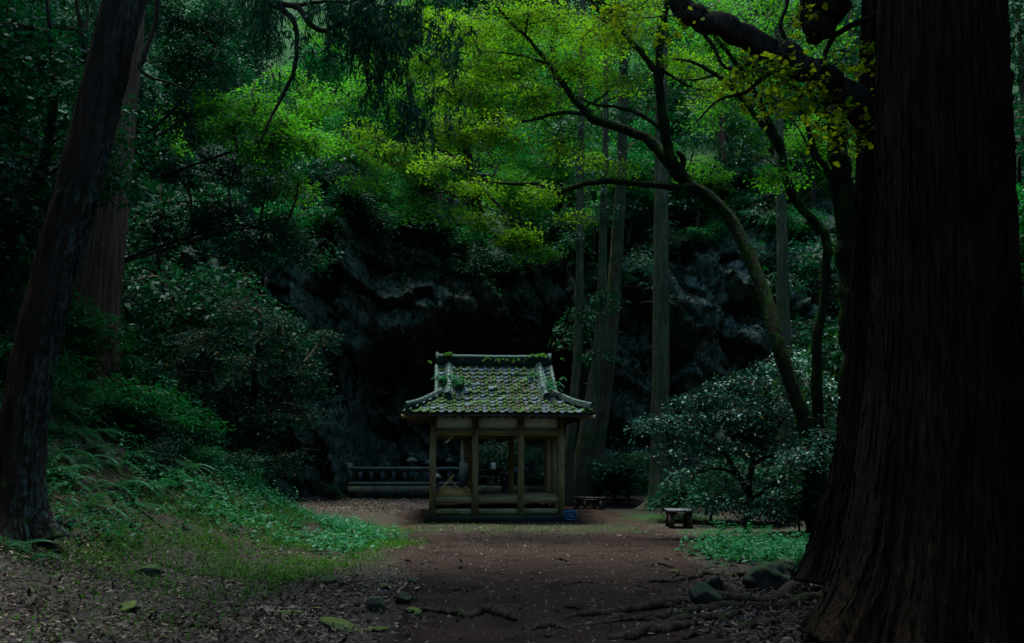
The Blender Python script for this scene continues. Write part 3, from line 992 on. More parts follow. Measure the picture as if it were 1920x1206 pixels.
spr = px_sprays([
    (880, 60, 23.2, 75, 40, 26), (960, 30, 23.2, 70, 40, 24), (1040, 40, 22.8, 70, 40, 24), (1130, 70, 22.0, 60, 40, 16), (940, 120, 23, 75, 34, 28), (870, 170, 22.6, 75, 30, 26), (1000, 180, 22.6, 70, 34, 22),
    (850, 240, 22.0, 60, 26, 20), (940, 250, 22.2, 70, 24, 20), (1050, 270, 22.4, 60, 22, 12), (1090, 120, 22.6, 50, 30, 14), (1190, 60, 21.6, 60, 40, 14), (1150, 160, 22, 45, 26, 9), (1210, -10, 21.5, 80, 30, 16),
    (830, 300, 20.8, 45, 12, 8), (900, 350, 20.8, 40, 16, 8), (1000, 355, 21, 40, 14, 6), (1300, 120, 21.6, 60, 40, 14), (1330, 170, 21.6, 40, 22, 6), (1080, 400, 21.2, 26, 14, 4), (1140, 310, 21.4, 40, 12, 5)])
foliage(maple, o, ms, spr, M["maple"], M["twig"], n=95, L=.062, W=.060, tpl=KITE, prad=(.34, .62), seed=62, lim_r=.018, droop=.3)


# --- the two mossy trunks right of it
def curvy(name, label, base, limbs, mat, Yd, seed, sprays=None, leaf=None, L=.09):
    b = P(base[0], base[1], Yd)
    b[2] = gz(b[0], b[1]) - .1
    t = thing(name, label, "tree", b)
    ps = []
    for i, (pts, rr) in enumerate(limbs):
        path = PL(pts, Yd)
        if i == 0:
            path = np.vstack([b[None], path])
        ps.append(limb(t, b, path, rr, mat, 22 if i == 0 else 10, 90 if i == 0 else 40, .08, seed + i, "trunk" if i == 0 else "limb", .25))
    if sprays:
        foliage(t, b, sample_tree_paths(ps), px_sprays(sprays), leaf or M["maple2"], M["twig"], n=70, L=L * .75, W=L * .72, tpl=KITE, prad=(.3, .55), seed=seed, lim_r=.014)
    return t


curvy("maple_tree", "thin mossy maple with an S-bend, growing between arching maple and black trunks", (1535, 900),
      [([(1532, 760), (1532, 650), (1545, 560), (1550, 460), (1532, 420), (1488, 372), (1470, 320), (1464, 275), (1442, 232), (1424, 190), (1395, 138), (1350, 80), (1310, 30)],
        [.12, .105, .10, .095, .09, .088, .085, .08, .075, .065, .055, .045, .038, .028]),
       ([(1464, 280), (1432, 236), (1385, 178), (1342, 140), (1300, 118), (1262, 110)], [.07, .06, .05, .04, .028, .012]),
       ([(1345, 140), (1300, 150), (1260, 148)], [.025, .018, .008]),
       ([(1470, 330), (1440, 300), (1405, 290), (1370, 260)], [.02, .016, .012, .006]),
       ([(1548, 480), (1580, 455), (1600, 430)], [.04, .03, .02]),
       ([(1500, 385), (1540, 345), (1590, 330)], [.02, .016, .008])],
      M["mossy"], 20.0, 81,
      sprays=[(1400, 90, 20, 60, 40, 12), (1340, 60, 20, 60, 40, 12), (1450, 335, 20, 55, 10, 7), (1320, 20, 20.2, 80, 30, 14), (1460, 20, 20.2, 80, 40, 12), (1560, 60, 20.4, 60, 60, 14), (1490, 330, 20, 40, 8, 4), (1450, 130, 20.3, 60, 30, 8)])
curvy("mossy_stump_tree", "thick dark mossy trunk broken off at the top, beside the black ginkgo trunk", (1606, 1010),
      [([(1604, 800), (1600, 600), (1590, 470), (1578, 350), (1570, 260), (1566, 200)], [.21, .19, .175, .165, .155, .145, .13]),
       ([(1572, 215), (1545, 190), (1522, 188)], [.06, .05, .03]), ([(1570, 205), (1592, 190), (1612, 180)], [.06, .05, .03]),
       ([(1582, 440), (1556, 335), (1530, 285), (1512, 232), (1498, 195), (1512, 168), (1530, 155)], [.05, .05, .045, .04, .036, .03, .02]),
       ([(1535, 320), (1505, 255), (1478, 212)], [.018, .014, .006])],
      M["mossy"], 16.0, 91,
      sprays=[(1640, 330, 16.2, 30, 20, 4), (1600, 300, 16.2, 30, 20, 4)])


# ------------------------------------------------------------------ spray trees set by their foliage masses
def spray_tree(name, label, cat, base, trunk, rad, sprays, leaf, bark, seed, n=46, L=.11, W=.09, tpl=KITE, prad=(.45, .8), tilt=.35, droop=.35, group=None, lim_r=.045, thick=.12):
    t = thing(name, label, cat, base, group=group)
    b = np.asarray(base, float)
    ps = []
    for i, (path, r_) in enumerate(zip(trunk, rad)):
        ps.append(limb(t, b, path, r_, bark, 9, 30, .07, seed + i, "trunk" if i == 0 else "limb", .15))
    foliage(t, b, sample_tree_paths(ps), sprays, leaf, M["twig"], n=n, L=L, W=W, tpl=tpl, prad=prad, seed=seed, tilt=tilt, droop=droop, lim_r=lim_r, thick=thick)
    return t


def gb(px, py, Yd):
    c = P(px, py, Yd)
    c[2] = gz(c[0], c[1]) - .08
    return c


# branch ends from the left, their sunlit look put into the leaf colour
b = gb(205, 700, 22.5)
spray_tree("broadleaf_tree", "leafy tree on the left with branch ends coloured a sunlit yellow-green reaching towards the centre", "tree", b,
           [[b, P(205, 560, 22.5), P(215, 380, 22.5), P(235, 200, 22.6), P(250, 60, 22.8)], [P(215, 350, 22.5), P(330, 320, 22.5), P(420, 290, 22.2), P(520, 270, 22), P(580, 268, 21.8)],
            [P(208, 500, 22.5), P(400, 440, 22.4), P(500, 430, 22.3), P(570, 460, 22.2)], [P(225, 300, 22.5), P(400, 190, 22.5), P(460, 150, 22.4)]],
           [[.22, .2, .17, .13, .08], [.035, .03, .025, .018, .01], [.03, .025, .018, .008], [.03, .02, .008]],
           px_sprays([(480, 200, 22.1, 50, 24, 18), (535, 235, 21.9, 45, 22, 20), (585, 265, 21.7, 36, 12, 14), (440, 235, 22, 50, 24, 14), (510, 285, 22, 50, 20, 14), (560, 340, 22, 30, 16, 7), (400, 190, 22.2, 40, 20, 9)]),
           M["maple2"], M["dark_bark"], 101, n=80, L=.10, W=.05, tpl=KITE, prad=(.32, .6))
b = gb(190, 700, 23.8)  # boughs split off the left tree, shade put into a darker leaf colour
spray_tree("broadleaf_tree", "leafy tree on the left, its boughs coloured dark for shade below the yellow-green branch ends", "tree", b,
           [[b, P(190, 560, 23.8), P(200, 380, 23.8), P(225, 200, 23.8), P(240, 60, 23.8)], [P(195, 500, 23.8), P(400, 430, 23), P(500, 430, 22.6), P(570, 460, 22.4)], [P(210, 300, 23.8), P(330, 200, 23.4), P(420, 60, 23)]],
           [[.2, .18, .15, .11, .06], [.04, .03, .02, .01], [.04, .03, .01]],
           px_sprays([(370, 110, 22.9, 70, 40, 24), (350, 220, 23, 70, 50, 26), (420, 40, 22.9, 70, 40, 24), (440, 320, 22.8, 60, 30, 20), (330, 330, 23, 60, 50, 22), (430, 400, 22.5, 60, 26, 20), (510, 425, 22.4, 60, 24, 20), (570, 465, 22.3, 45, 26, 14),
                      (480, 470, 22.6, 50, 24, 14), (380, 420, 22.8, 60, 40, 20), (300, 430, 23, 60, 50, 20), (510, 350, 22.6, 50, 24, 12), (330, 40, 23, 60, 50, 20)]),
           M["broad_dark"], M["dark_bark"], 102, n=76, L=.11, W=.05, tpl=KITE, prad=(.32, .6))

# big dark camellia on the left
b = gb(470, 905, 25.0)
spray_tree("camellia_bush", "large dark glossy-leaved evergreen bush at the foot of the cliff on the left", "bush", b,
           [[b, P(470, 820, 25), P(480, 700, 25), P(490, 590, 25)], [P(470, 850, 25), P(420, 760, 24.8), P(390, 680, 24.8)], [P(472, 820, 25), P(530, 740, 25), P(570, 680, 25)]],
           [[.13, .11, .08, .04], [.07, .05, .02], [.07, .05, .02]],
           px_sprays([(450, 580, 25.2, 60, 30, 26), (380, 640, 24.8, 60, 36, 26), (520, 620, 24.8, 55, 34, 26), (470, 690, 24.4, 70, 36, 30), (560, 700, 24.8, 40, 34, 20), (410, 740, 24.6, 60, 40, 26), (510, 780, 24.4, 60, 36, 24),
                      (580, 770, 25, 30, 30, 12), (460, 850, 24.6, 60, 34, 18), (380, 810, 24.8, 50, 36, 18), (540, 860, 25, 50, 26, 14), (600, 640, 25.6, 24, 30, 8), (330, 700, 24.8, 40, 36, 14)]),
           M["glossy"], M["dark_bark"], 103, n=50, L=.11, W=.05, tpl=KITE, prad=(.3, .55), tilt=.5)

# pale glossy shrub on the right
b = gb(1400, 985, 21.0)
spray_tree("camellia_bush", "spreading glossy camellia shrub with pale shining leaves behind the near bench", "bush", b,
           [[b, P(1405, 900, 21), P(1420, 820, 21), P(1440, 720, 21.2)], [P(1402, 920, 21), P(1350, 840, 20.8), P(1290, 790, 20.6), P(1235, 790, 20.5)], [P(1405, 880, 21), P(1460, 800, 21), P(1500, 700, 21.2)],
            [P(1404, 940, 21), P(1460, 900, 21), P(1520, 860, 21)]],
           [[.08, .07, .05, .02], [.06, .045, .03, .015], [.05, .04, .02], [.05, .04, .02]],
           px_sprays([(1480, 680, 21.3, 55, 22, 20), (1400, 715, 21.1, 60, 22, 22), (1320, 745, 20.8, 55, 20, 20), (1245, 790, 20.5, 45, 14, 14), (1290, 800, 20.5, 60, 20, 22), (1370, 775, 20.6, 60, 24, 24), (1450, 760, 20.8, 60, 26, 24),
                      (1520, 720, 21.4, 50, 30, 20), (1260, 840, 20.6, 50, 20, 14), (1330, 845, 20.5, 60, 22, 20), (1420, 840, 20.6, 60, 26, 20), (1500, 820, 21, 60, 34, 22), (1370, 900, 20.9, 60, 24, 14), (1300, 890, 21, 44, 18, 8), (1460, 910, 20.8, 60, 34, 20),
                      (1540, 880, 20.6, 40, 40, 14), (1430, 960, 21, 50, 16, 8), (1550, 780, 21.4, 40, 40, 14), (1520, 850, 19.3, 36, 26, 12), (1480, 870, 19.4, 40, 24, 12), (1545, 810, 19.5, 26, 24, 8),
                      (1400, 950, 20.2, 40, 18, 12), (1350, 945, 20.4, 40, 16, 10), (1450, 955, 20.0, 40, 18, 10), (1215, 805, 20.5, 26, 8, 6)]),
           M["camellia"], M["dark_bark"], 105, n=56, L=.085, W=.042, tpl=KITE, prad=(.26, .48), tilt=.4, droop=.2)

# yellow-green maples on the cliff top
b = on_cliff(float(P(900, 400, 36)[0]), 11.0)
spray_tree("maple_tree", "bright yellow-green maple leaning out over the cliff edge above the hollow", "tree", b,
           [[b, P(880, 300, 35.5), P(850, 180, 35), P(830, 60, 35)], [P(880, 310, 35.5), P(800, 270, 34.5), P(730, 270, 34)], [P(885, 330, 35.5), P(930, 380, 34.5), P(980, 430, 34)]],
           [[.2, .16, .12, .06], [.09, .06, .03], [.07, .05, .02]],
           px_sprays([(800, 120, 34.8, 60, 30, 26), (745, 285, 34, 52, 14, 20), (790, 318, 34, 50, 12, 15), (850, 250, 34.5, 50, 16, 16), (870, 60, 34.8, 60, 30, 22), (690, 250, 34.2, 34, 14, 9),
                      (900, 410, 34, 40, 12, 12), (965, 440, 34, 42, 14, 14), (930, 130, 34.8, 60, 30, 20), (780, 30, 35, 60, 24, 18)]),
           M["maple"], M["dark_bark"], 107, n=84, L=.095, W=.085, tpl=KITE, prad=(.45, .75), lim_r=.035)
b = on_cliff(float(P(800, 400, 37)[0]), 11.0)
spray_tree("maple_tree", "deep green maple behind the bright one at the cliff edge, left of centre", "tree", b,
           [[b, P(790, 300, 36.2), P(770, 180, 36), P(750, 60, 36)], [P(790, 310, 36.2), P(720, 300, 35.4), P(650, 260, 35.2)], [P(790, 330, 36.2), P(860, 370, 35.4), P(940, 400, 35)]],
           [[.2, .16, .12, .06], [.09, .06, .03], [.07, .05, .02]],
           px_sprays([(720, 70, 36, 70, 50, 30), (640, 60, 36, 50, 40, 18), (660, 190, 35.6, 50, 34, 18), (760, 200, 35.6, 60, 26, 20), (830, 190, 35.6, 50, 26, 16), (700, 340, 35, 50, 16, 14), (780, 380, 35, 50, 16, 12), (860, 330, 35, 50, 18, 14),
                      (930, 350, 35, 40, 16, 9), (1000, 390, 35, 40, 16, 9), (1010, 470, 34.6, 34, 14, 9), (850, 400, 35, 40, 14, 8), (940, 300, 35.4, 40, 18, 8)]),
           M["maple2"], M["dark_bark"], 108, n=80, L=.095, W=.08, tpl=KITE, prad=(.45, .75), lim_r=.035)
b = on_cliff(float(P(1060, 360, 36)[0]), 12.0)
spray_tree("maple_tree", "green maple behind the arching limbs, growing on the cliff above the slim trunks", "tree", b,
           [[b, P(1050, 260, 36.5), P(1040, 120, 36.5), P(1030, 0, 36.5)], [P(1050, 270, 36.5), P(1120, 200, 36), P(1190, 170, 36)]],
           [[.2, .16, .12, .06], [.09, .06, .03]],
           px_sprays([(960, 70, 36.5, 70, 50, 28), (1060, 90, 36.5, 70, 50, 28), (1000, 200, 36, 70, 40, 26), (1100, 220, 36, 70, 40, 24), (1180, 150, 36.2, 60, 40, 20), (1150, 50, 36.6, 70, 40, 22), (1040, 310, 35.6, 60, 26, 18), (1130, 320, 35.8, 60, 26, 14),
                      (1250, 110, 36.6, 60, 50, 18), (1330, 90, 36.8, 60, 50, 18), (1420, 60, 37, 60, 50, 18), (1340, 200, 36.8, 60, 24, 8)]),
           M["maple2"], M["dark_bark"], 109, n=80, L=.10, W=.09, tpl=KITE, prad=(.5, .9), lim_r=.04)


# ------------------------------------------------------------------ hillside trees: a few kinds, copied
def proto_broad(name, label, seed, leaf, h=8.5, R0=3.0, L=.19, W=.12, n=40):
    r = np.random.default_rng(seed)
    t = thing(name, label, "tree", (0, 0, 0))
    p = limb(t, (0, 0, 0), [(0, 0, -.3), (r.normal(0, .2), r.normal(0, .2), h * .3), (r.normal(0, .4), r.normal(0, .4), h * .6), (r.normal(0, .5), r.normal(0, .5), h * .9)], [.2, .16, .11, .04], M["dark_bark"], 8, 24, .07, seed, "trunk", .1)
    spr = []
    for i in range(16):
        u = nrm(r.normal(0, 1, 3)) * r.uniform(.3, .92)
        c = np.array((0, 0, h * .56)) + u * np.array((R0, R0, h * .42))
        spr.append((c, (R0 * .38, R0 * .38, h * .10), 13))
    foliage(t, (0, 0, 0), p, spr, leaf, M["twig"], n=n, L=L, W=W, prad=(.5, .95), seed=seed, lim_r=.05, twig_every=2)
    return t


def proto_conifer(name, label, seed, h=11.0):
    r = np.random.default_rng(seed)
    t = thing(name, label, "tree", (0, 0, 0))
    p = limb(t, (0, 0, 0), [(0, 0, -.3), (0, 0, h * .5), (.1, 0, h)], [.22, .15, .03], M["cedar"], 10, 24, .05, seed, "trunk", 0)
    spr = []
    for i in range(26):
        z = h * (.25 + .72 * i / 25)
        a = i * 2.4
        rad = 2.0 * (1 - .8 * i / 25)
        spr.append((np.array((math.cos(a) * rad * .8, math.sin(a) * rad * .8, z)), (rad * .5 + .25, rad * .5 + .25, .25), 7))
    foliage(t, (0, 0, 0), p, spr, M["conifer"], M["twig"], n=44, L=.26, W=.07, prad=(.4, .7), seed=seed, lim_r=.03, droop=.6, hang=.5, tilt=.7, twig_every=2)
    return t


def proto_bush(name, label, seed, leaf, R0=1.3, L=.13, W=.065, n=46, tpl=KITE):
    r = np.random.default_rng(seed)
    t = thing(name, label, "bush", (0, 0, 0))
    p = limb(t, (0, 0, 0), [(0, 0, -.2), (.05, 0, R0 * .4), (.1, .05, R0 * .9)], [.05, .04, .015], M["dark_bark"], 6, 12, .07, seed, "stem", .1)
    spr = []
    for i in range(10):
        u = nrm(r.normal(0, 1, 3)) * r.uniform(.3, .85)
        spr.append((np.array((0, 0, R0 * .75)) + u * np.array((R0, R0, R0 * .6)), (R0 * .4, R0 * .4, R0 * .22), 9))
    foliage(t, (0, 0, 0), p, spr, leaf, M["twig"], n=n, L=L, W=W, tpl=tpl, prad=(.28, .5), seed=seed, lim_r=.02, twig_every=2)
    return t


placed = {}


def place(kind, proto, label, loc, rz, s, group=None):
    if kind in placed:
        t = copy_tree(proto, label)
    else:
        t = proto
        placed[kind] = 1
        t["label"] = label
    t.location = Vector(loc)
    t.rotation_euler = (0, 0, rz)
    t.scale = (s, s, s * random.uniform(.9, 1.1))
    if group:
        t["group"] = group
    return t


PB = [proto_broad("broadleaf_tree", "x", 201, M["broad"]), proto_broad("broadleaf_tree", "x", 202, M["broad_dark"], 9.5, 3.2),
      proto_broad("broadleaf_tree", "x", 203, M["maple2"], 7.5, 3.1, .15, .13)]
PC = [proto_conifer("conifer_tree", "x", 211), proto_conifer("conifer_tree", "x", 212, 13)]
PS = [proto_bush("evergreen_shrub", "x", 221, M["broad"]), proto_bush("evergreen_shrub", "x", 222, M["glossy"], 1.2, .11, .05), proto_bush("evergreen_shrub", "x", 223, M["broad_dark"], 1.6, .15, .08)]

KN = {0: "mid-green broadleaf tree", 1: "dark broadleaf tree", 2: "yellow-green maple-like tree", 3: "shaggy conifer", 4: "tall shaggy conifer"}


def hill_base(px, py, Yd):
    """on the hillside or the slope of the cliff top at that picture column"""
    x = float(P(px, py, Yd)[0])
    if Yd >= 46:
        return np.array((x, Yd, float(gz(x, Yd))))
    j = int(np.clip(round((x + 24) / .12), 0, cx.shape[1] - 1))
    col = cyv[111:, j]
    k_ = np.nonzero(col >= Yd)[0]
    z = cz[111 + (k_[0] if len(k_) else len(col) - 1), 0]
    return np.array((x, Yd, z))


rt = np.random.default_rng(77)
SIDE = lambda px: "left of the sunlit maples" if px < 640 else ("behind the sunlit maples" if px < 1100 else "right of the sunlit maples, behind the mossy limbs")
for i in range(77):
    row = i % 7
    Yd = [38.8, 40.8, 43.4, 47.0, 50.5, 56.0, 63.0][row] + rt.uniform(-.7, .7)
    px = -50 + (i // 7) * 172 + row * 26 + rt.uniform(-30, 30)
    k = int(rt.choice([0, 1, 2, 3, 4], p=[.26, .18, .32, .12, .12]))
    if px < 520:  # left columns take the dark-leaved kind, colour in place of shade
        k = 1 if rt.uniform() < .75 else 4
    elif 640 < px < 1250 and k == 1:
        k = 2
    if row == 0 and k >= 3:
        k = 2
    b = hill_base(px, 300, Yd)
    pr = PB[k] if k < 3 else PC[k - 3]
    where = ["at the cliff edge", "just above the cliff edge", "on the slope over the cliff", "on the lower hillside", "halfway up the hillside", "high on the hillside", "near the top of the hillside"][row]
    col_ = int(min(5, max(0, (px - 60) // 290)))
    side = ["at far left", "left of the leaning maples", "behind the cliff-edge maple", "behind the arching maple", "behind the S-bend maple", "at far right"][col_]
    place("hill%d" % k, pr, "%s %s, %s" % (KN[k], where, side), b, rt.uniform(0, 6.28), rt.uniform(.48, .62) if row == 0 else (rt.uniform(.6, .85) if row < 3 else rt.uniform(.85, 1.2)), "trees on the wooded hillside")

for px, lab in ((850, 'broad tree on the skyline above the cliff-edge maples'), (930, 'rounded tree on the skyline behind the arching limbs'), (1010, 'leafy tree on the skyline above the slim trunks'), (60, 'tree on the skyline at the top left corner')):
    b = hill_base(px, 100, 66.0)
    place('hill0', PB[0], lab, b, rt.uniform(0, 6.28), 1.5, 'trees on the wooded hillside')
# left slope; the dark-leaved kind carries shade in its colour
for (px, py, Yd, k, s, lab) in [(40, 500, 17.0, 1, .75, "dark broadleaf tree on the bank left of the leaning lichen-streaked trunk"),
                                (110, 500, 24.0, 1, 1.0, "dark broadleaf tree on the slope behind the two left trunks"),
                                (330, 500, 29.0, 1, 1.0, "tree with leaves coloured dark for shade, on the slope behind the yellow-green left branches"),
                                (20, 500, 29.0, 3, 1.1, "conifer high on the slope at the left edge"),
                                (470, 500, 33.5, 1, .9, "dark tree against the cliff behind the left bush"),
                                (230, 500, 34.0, 4, 1.0, "tall conifer on the far left slope"),
                                (420, 500, 36.0, 1, .9, "dark tree on the far left slope above the dark bush"),
                                (90, 500, 38.0, 1, 1.3, "dark tree high on the left slope behind the two left trunks"), (-20, 500, 36.0, 4, 1.3, "tall conifer at the top left corner"),
                                (-60, 500, 22.0, 0, .9, "broadleaf tree at the far left edge of the slope")]:
    b = gb(px, py, Yd)
    pr = PB[k] if k < 3 else PC[k - 3]
    place("hill%d" % k, pr, lab, b, rt.uniform(0, 6.28), s, "trees on the left slope")
# right side
for (px, py, Yd, k, s, lab) in [(1700, 500, 24.0, 1, .8, "dark broadleaf tree behind the huge cedar"), (1930, 500, 19.0, 0, .8, "broadleaf tree just right of the huge cedar"),
                                (1600, 500, 31.0, 1, .9, "dark broadleaf tree on the right slope behind the broken mossy trunk"), (1850, 500, 30.0, 3, 1.0, "conifer on the right slope behind the huge cedar"),
                                (1990, 500, 24.0, 1, 1.1, "dark broadleaf tree outside the right edge of the huge cedar"), (1950, 500, 34.0, 4, 1.2, "tall conifer on the slope right of the huge cedar"), (1780, 500, 38.0, 1, 1.2, "dark tree high on the right slope behind the huge cedar"),
                                (1560, 400, 34.0, 2, .8, "yellow-green tree above the rocks behind the S-bend maple")]:
    b = gb(px, py, Yd)
    pr = PB[k] if k < 3 else PC[k - 3]
    place("hill%d" % k, pr, lab, b, rt.uniform(0, 6.28), s, "trees on the right slope")

# shrubs hanging at the cliff lip and on the ledges
for i, (px, py, k, s) in enumerate([(560, 430, 0, 1.2), (620, 400, 2, 1.2), (680, 410, 1, 1.1), (740, 400, 0, 1.1), (800, 420, 2, 1.0), (860, 430, 0, 1.0), (930, 500, 2, .9), (1000, 380, 1, 1.1), (1060, 430, 2, 1.2), (1120, 400, 0, 1.2),
                                    (1190, 420, 1, 1.3), (1200, 350, 0, 1.2), (1280, 450, 1, 1.1), (1290, 370, 2, 1.2), (1350, 330, 2, 1.2), (1420, 380, 2, 1.0), (1480, 420, 0, .9), (640, 340, 1, 1.2), (700, 330, 0, 1.2), (600, 500, 2, .9),
                                    (1150, 520, 2, .9), (1330, 420, 0, .8), (560, 340, 2, 1.4), (1250, 290, 0, 1.3), (1180, 280, 2, 1.3), (1400, 300, 2, 1.2), (1500, 320, 0, 1.2)]):
    z0 = P(px, py, 36.4)
    b = on_cliff(z0[0], max(.5, z0[2] - .8))
    b[1] -= .15
    wh = ["hanging over the cliff edge", "clinging to the cliff face", "rooted on a cliff ledge"][i % 3]
    xs_ = "left of the hollow" if px < 700 else ("above the hollow" if px < 1050 else ("behind the slim trunks" if px < 1330 else "above the pale right rock"))
    place("shr%d" % k, PS[k], "%s shrub %s %s" % (["leafy green", "glossy", "dark"][k], wh, xs_), b, rt.uniform(0, 6.28), s, "shrubs on the cliff")

for i, (px, py, Yd, k, s, lab) in enumerate([
    (930, 860, 32.5, 1, .9, "glossy shrub seen through the pavilion, above the white notice"), (985, 865, 33.0, 1, .8, "glossy shrub seen through the pavilion, right of the white notice"),
    (700, 860, 37.0, 2, .7, "dark shrub growing out of the hollow behind the stone fence"), 
    (1180, 940, 32.0, 2, 1.0, "dark undergrowth between the long bench and the mossy-based trunk"), (1150, 900, 33.5, 1, 1.0, "glossy undergrowth behind the long dark bench"),
    (1290, 945, 27.0, 2, .8, "dark shrub behind the near bench"), (1330, 950, 26.0, 2, .9, "dark shrub under the spreading camellia, left side"), (1400, 960, 25.0, 2, 1.0, "dark shrub under the spreading camellia, middle"),
    (1500, 980, 22.0, 2, .6, "dark low shrub between camellia and ginkgo base"), (1560, 930, 20.0, 2, .8, "dark shrub touching the ginkgo trunk, below the maple"), (1590, 900, 21.0, 0, 1.0, "leafy shrub behind the ginkgo trunk"),
    (1925, 900, 14.0, 0, 1.2, "leafy shrub peeking out right of the huge cedar"), (1940, 600, 16.0, 0, 1.6, "tall leafy shrub at the right edge of the view"), (1915, 1000, 12.5, 2, .9, "dark low shrub at the right edge beside the cedar base"),
    (620, 930, 33.5, 1, .5, "low glossy plant under the pale cliff foot"), (1030, 900, 35.0, 2, .8, "dark shrub in the hollow right of the shrine")]):
    b = gb(px, py, Yd)
    if i < 2:
        b[2] += .9
    place("shr%d" % k, PS[k], lab, b, rt.uniform(0, 6.28), s, "undergrowth around the clearing")

r_ = np.random.default_rng(815)
ci_ = r_.integers(0, cx.size, 90000)
zz_, xx_ = cz.ravel()[ci_], cx.ravel()[ci_]
keep = (zz_ > 8.6 + 1.6 * vn(xx_ * .5, zz_ * .5, 0, 61)) | ((xx_ < -9.5) & (vn(xx_ * .6, zz_ * .6, 0, 62) > -.3))
keep &= r_.uniform(0, 1, len(zz_)) < .62
ci_ = ci_[keep]
pos = np.stack([cx.ravel()[ci_], cyv.ravel()[ci_] - r_.uniform(.0, .35, len(ci_)), cz.ravel()[ci_] + r_.uniform(0, .2, len(ci_))], -1)
n_ = len(pos)
tag(G().leaves(pos, np.stack([r_.normal(0, 1, n_), r_.normal(-.5, .7, n_), r_.normal(-.3, .5, n_)], -1), np.stack([r_.normal(0, .4, n_), r_.normal(-.4, .4, n_), np.ones(n_)], -1),
              r_.uniform(.12, .26, n_), r_.uniform(.06, .12, n_), KITE).build("cliff_undergrowth", M["broad"], kind="stuff"), "low leafy undergrowth covering the slope above the cliff")

# bank undergrowth on the left
for i in range(40):
    x = rt.uniform(-12.5, -4.6)
    y = rt.uniform(15.5, 23.5)
    if x > edge_left(y) - 3.0:
        x -= 2.0
    k = int(rt.choice([0, 1, 2], p=[.66, .24, .10]))
    b = np.array((x, y, float(gz(x, y)) - .25))
    lab = "%s low shrub on the left bank, %s" % (["leafy green", "glossy", "dark"][k], "near its foot" if x > -7 else ("halfway up" if x > -9.5 else "near its top"))
    place("shr%d" % k, PS[k], lab, b, rt.uniform(0, 6.28), rt.uniform(.3, .55) if x > -6.8 else rt.uniform(.5, .85), "low shrubs on the left bank")

# ------------------------------------------------------------------ pavilion
pav = thing("shrine_pavilion", "open-sided timber pavilion with a mossy grey tiled hip-and-gable roof", "pavilion", PAV, PROT)
CX = [-1.763, -.607, .652, 1.763]
DEP = 3.0


def part(name, c, s, mat, parent=pav, bev=0.0, **kw):
    return G().box(c, s).build(name, mat, parent, **kw)


part("plinth", (0, 1.5, .075), (3.95, 3.45, .17), M["plinth"])
for i, x in enumerate(CX):
    for d in (0, 1.5, DEP):
        if d == 1.5 and i in (1, 2):
            continue
        w = .175 if d == 0 else .165
        part("post", (x, d, 1.50), (w, w, 2.75 if d == 0 else 2.72), M["wood"])
for d in (-.005, DEP + .005):
    for i in range(3):
        a, b_ = CX[i] + .09, CX[i + 1] - .09
        m_ = ((a + b_) / 2, d)
        part("sill_beam", (*m_, .255), (b_ - a, .12, .15), M["wood_h"])
        part("floor_beam", (*m_, .56), (b_ - a, .13, .18), M["wood_h"])
        part("head_beam", (*m_, 2.40), (b_ - a, .14, .19), M["wood_h"])
        part("plaster_panel", (m_[0], d + .02, 2.70), (b_ - a, .05, .40), M["plaster"])
for sx in (-1, 1):
    x = sx * 1.763
    for d in (.75, 2.25):
        part("sill_beam", (x, d, .255), (.12, 1.32, .15), M["wood_h"])
        part("floor_beam", (x, d, .56), (.13, 1.32, .18), M["wood_h"])
        part("head_beam", (x, d, 2.40), (.14, 1.32, .19), M["wood_h"])
        part("plaster_panel", (x, d, 2.70), (.05, 1.32, .40), M["plaster"])
for x in (-.9, .25, 1.2):
    for d in (.9, 2.1):
        part("floor_post", (x, d, .30), (.17, .17, .30), M["wood_dark"])
for i in range(15):
    part("floor_board", (0, .13 + i * .196, .665), (3.36, .188, .03), M["wood"])
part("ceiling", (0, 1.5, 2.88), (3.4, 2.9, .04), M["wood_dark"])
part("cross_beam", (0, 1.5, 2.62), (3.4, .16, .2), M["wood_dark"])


def prof(e):
    t = np.clip(e, -.2, 2.3) / 2.3
    return 2.90 + 1.52 * (.72 * t + .28 * t * t)


def slope(e):
    h = .02
    return math.atan2(prof(e + h) - prof(e - h), 2 * h)


EX, EY0, EY1 = 2.55, -.8, 3.8
# deck under the tiles
dg = G()
es = np.linspace(0, 2.3, 12)
for side in (0, 1):
    rows = []
    for e in es:
        hw = max(EX - e, 1.62)
        y_ = EY0 + e if side == 0 else EY1 - e
        rows.append([(-hw, y_, prof(e) - .04), (-hw * .33, y_, prof(e) - .04), (hw * .33, y_, prof(e) - .04), (hw, y_, prof(e) - .04)])
    dg.grid(np.array(rows))
for sx in (-1, 1):
    rows = []
    for e in np.linspace(0, .93, 6):
        rows.append([(sx * (EX - e), EY0 + e, prof(e) - .04), (sx * (EX - e), 1.5, prof(e) - .04), (sx * (EX - e), EY1 - e, prof(e) - .04)])
    dg.grid(np.array(rows))
    # gable wall
    yy = np.linspace(EY0 + .93, EY1 - .93, 9)
    ztop = np.array([prof(min(y_ - EY0, EY1 - y_)) - .05 for y_ in yy])
    V = np.stack([np.stack([np.full(9, sx * 1.5), yy, np.full(9, prof(.93) - .15)], -1), np.stack([np.full(9, sx * 1.5), yy, ztop], -1)])
    dg.grid(V)
# soffit
dg.add([(-EX, EY0, 2.84), (EX, EY0, 2.84), (EX, EY1, 2.84), (-EX, EY1, 2.84)], [(0, 1, 2, 3)])
for a, b_ in (((-EX, EY0), (EX, EY0)), ((EX, EY0), (EX, EY1)), ((EX, EY1), (-EX, EY1)), ((-EX, EY1), (-EX, EY0))):
    dg.add([(*a, 2.80), (*b_, 2.80), (*b_, 2.865), (*a, 2.865)], [(0, 1, 2, 3)])
roof = dg.build("roof", M["wood_dark"], pav)

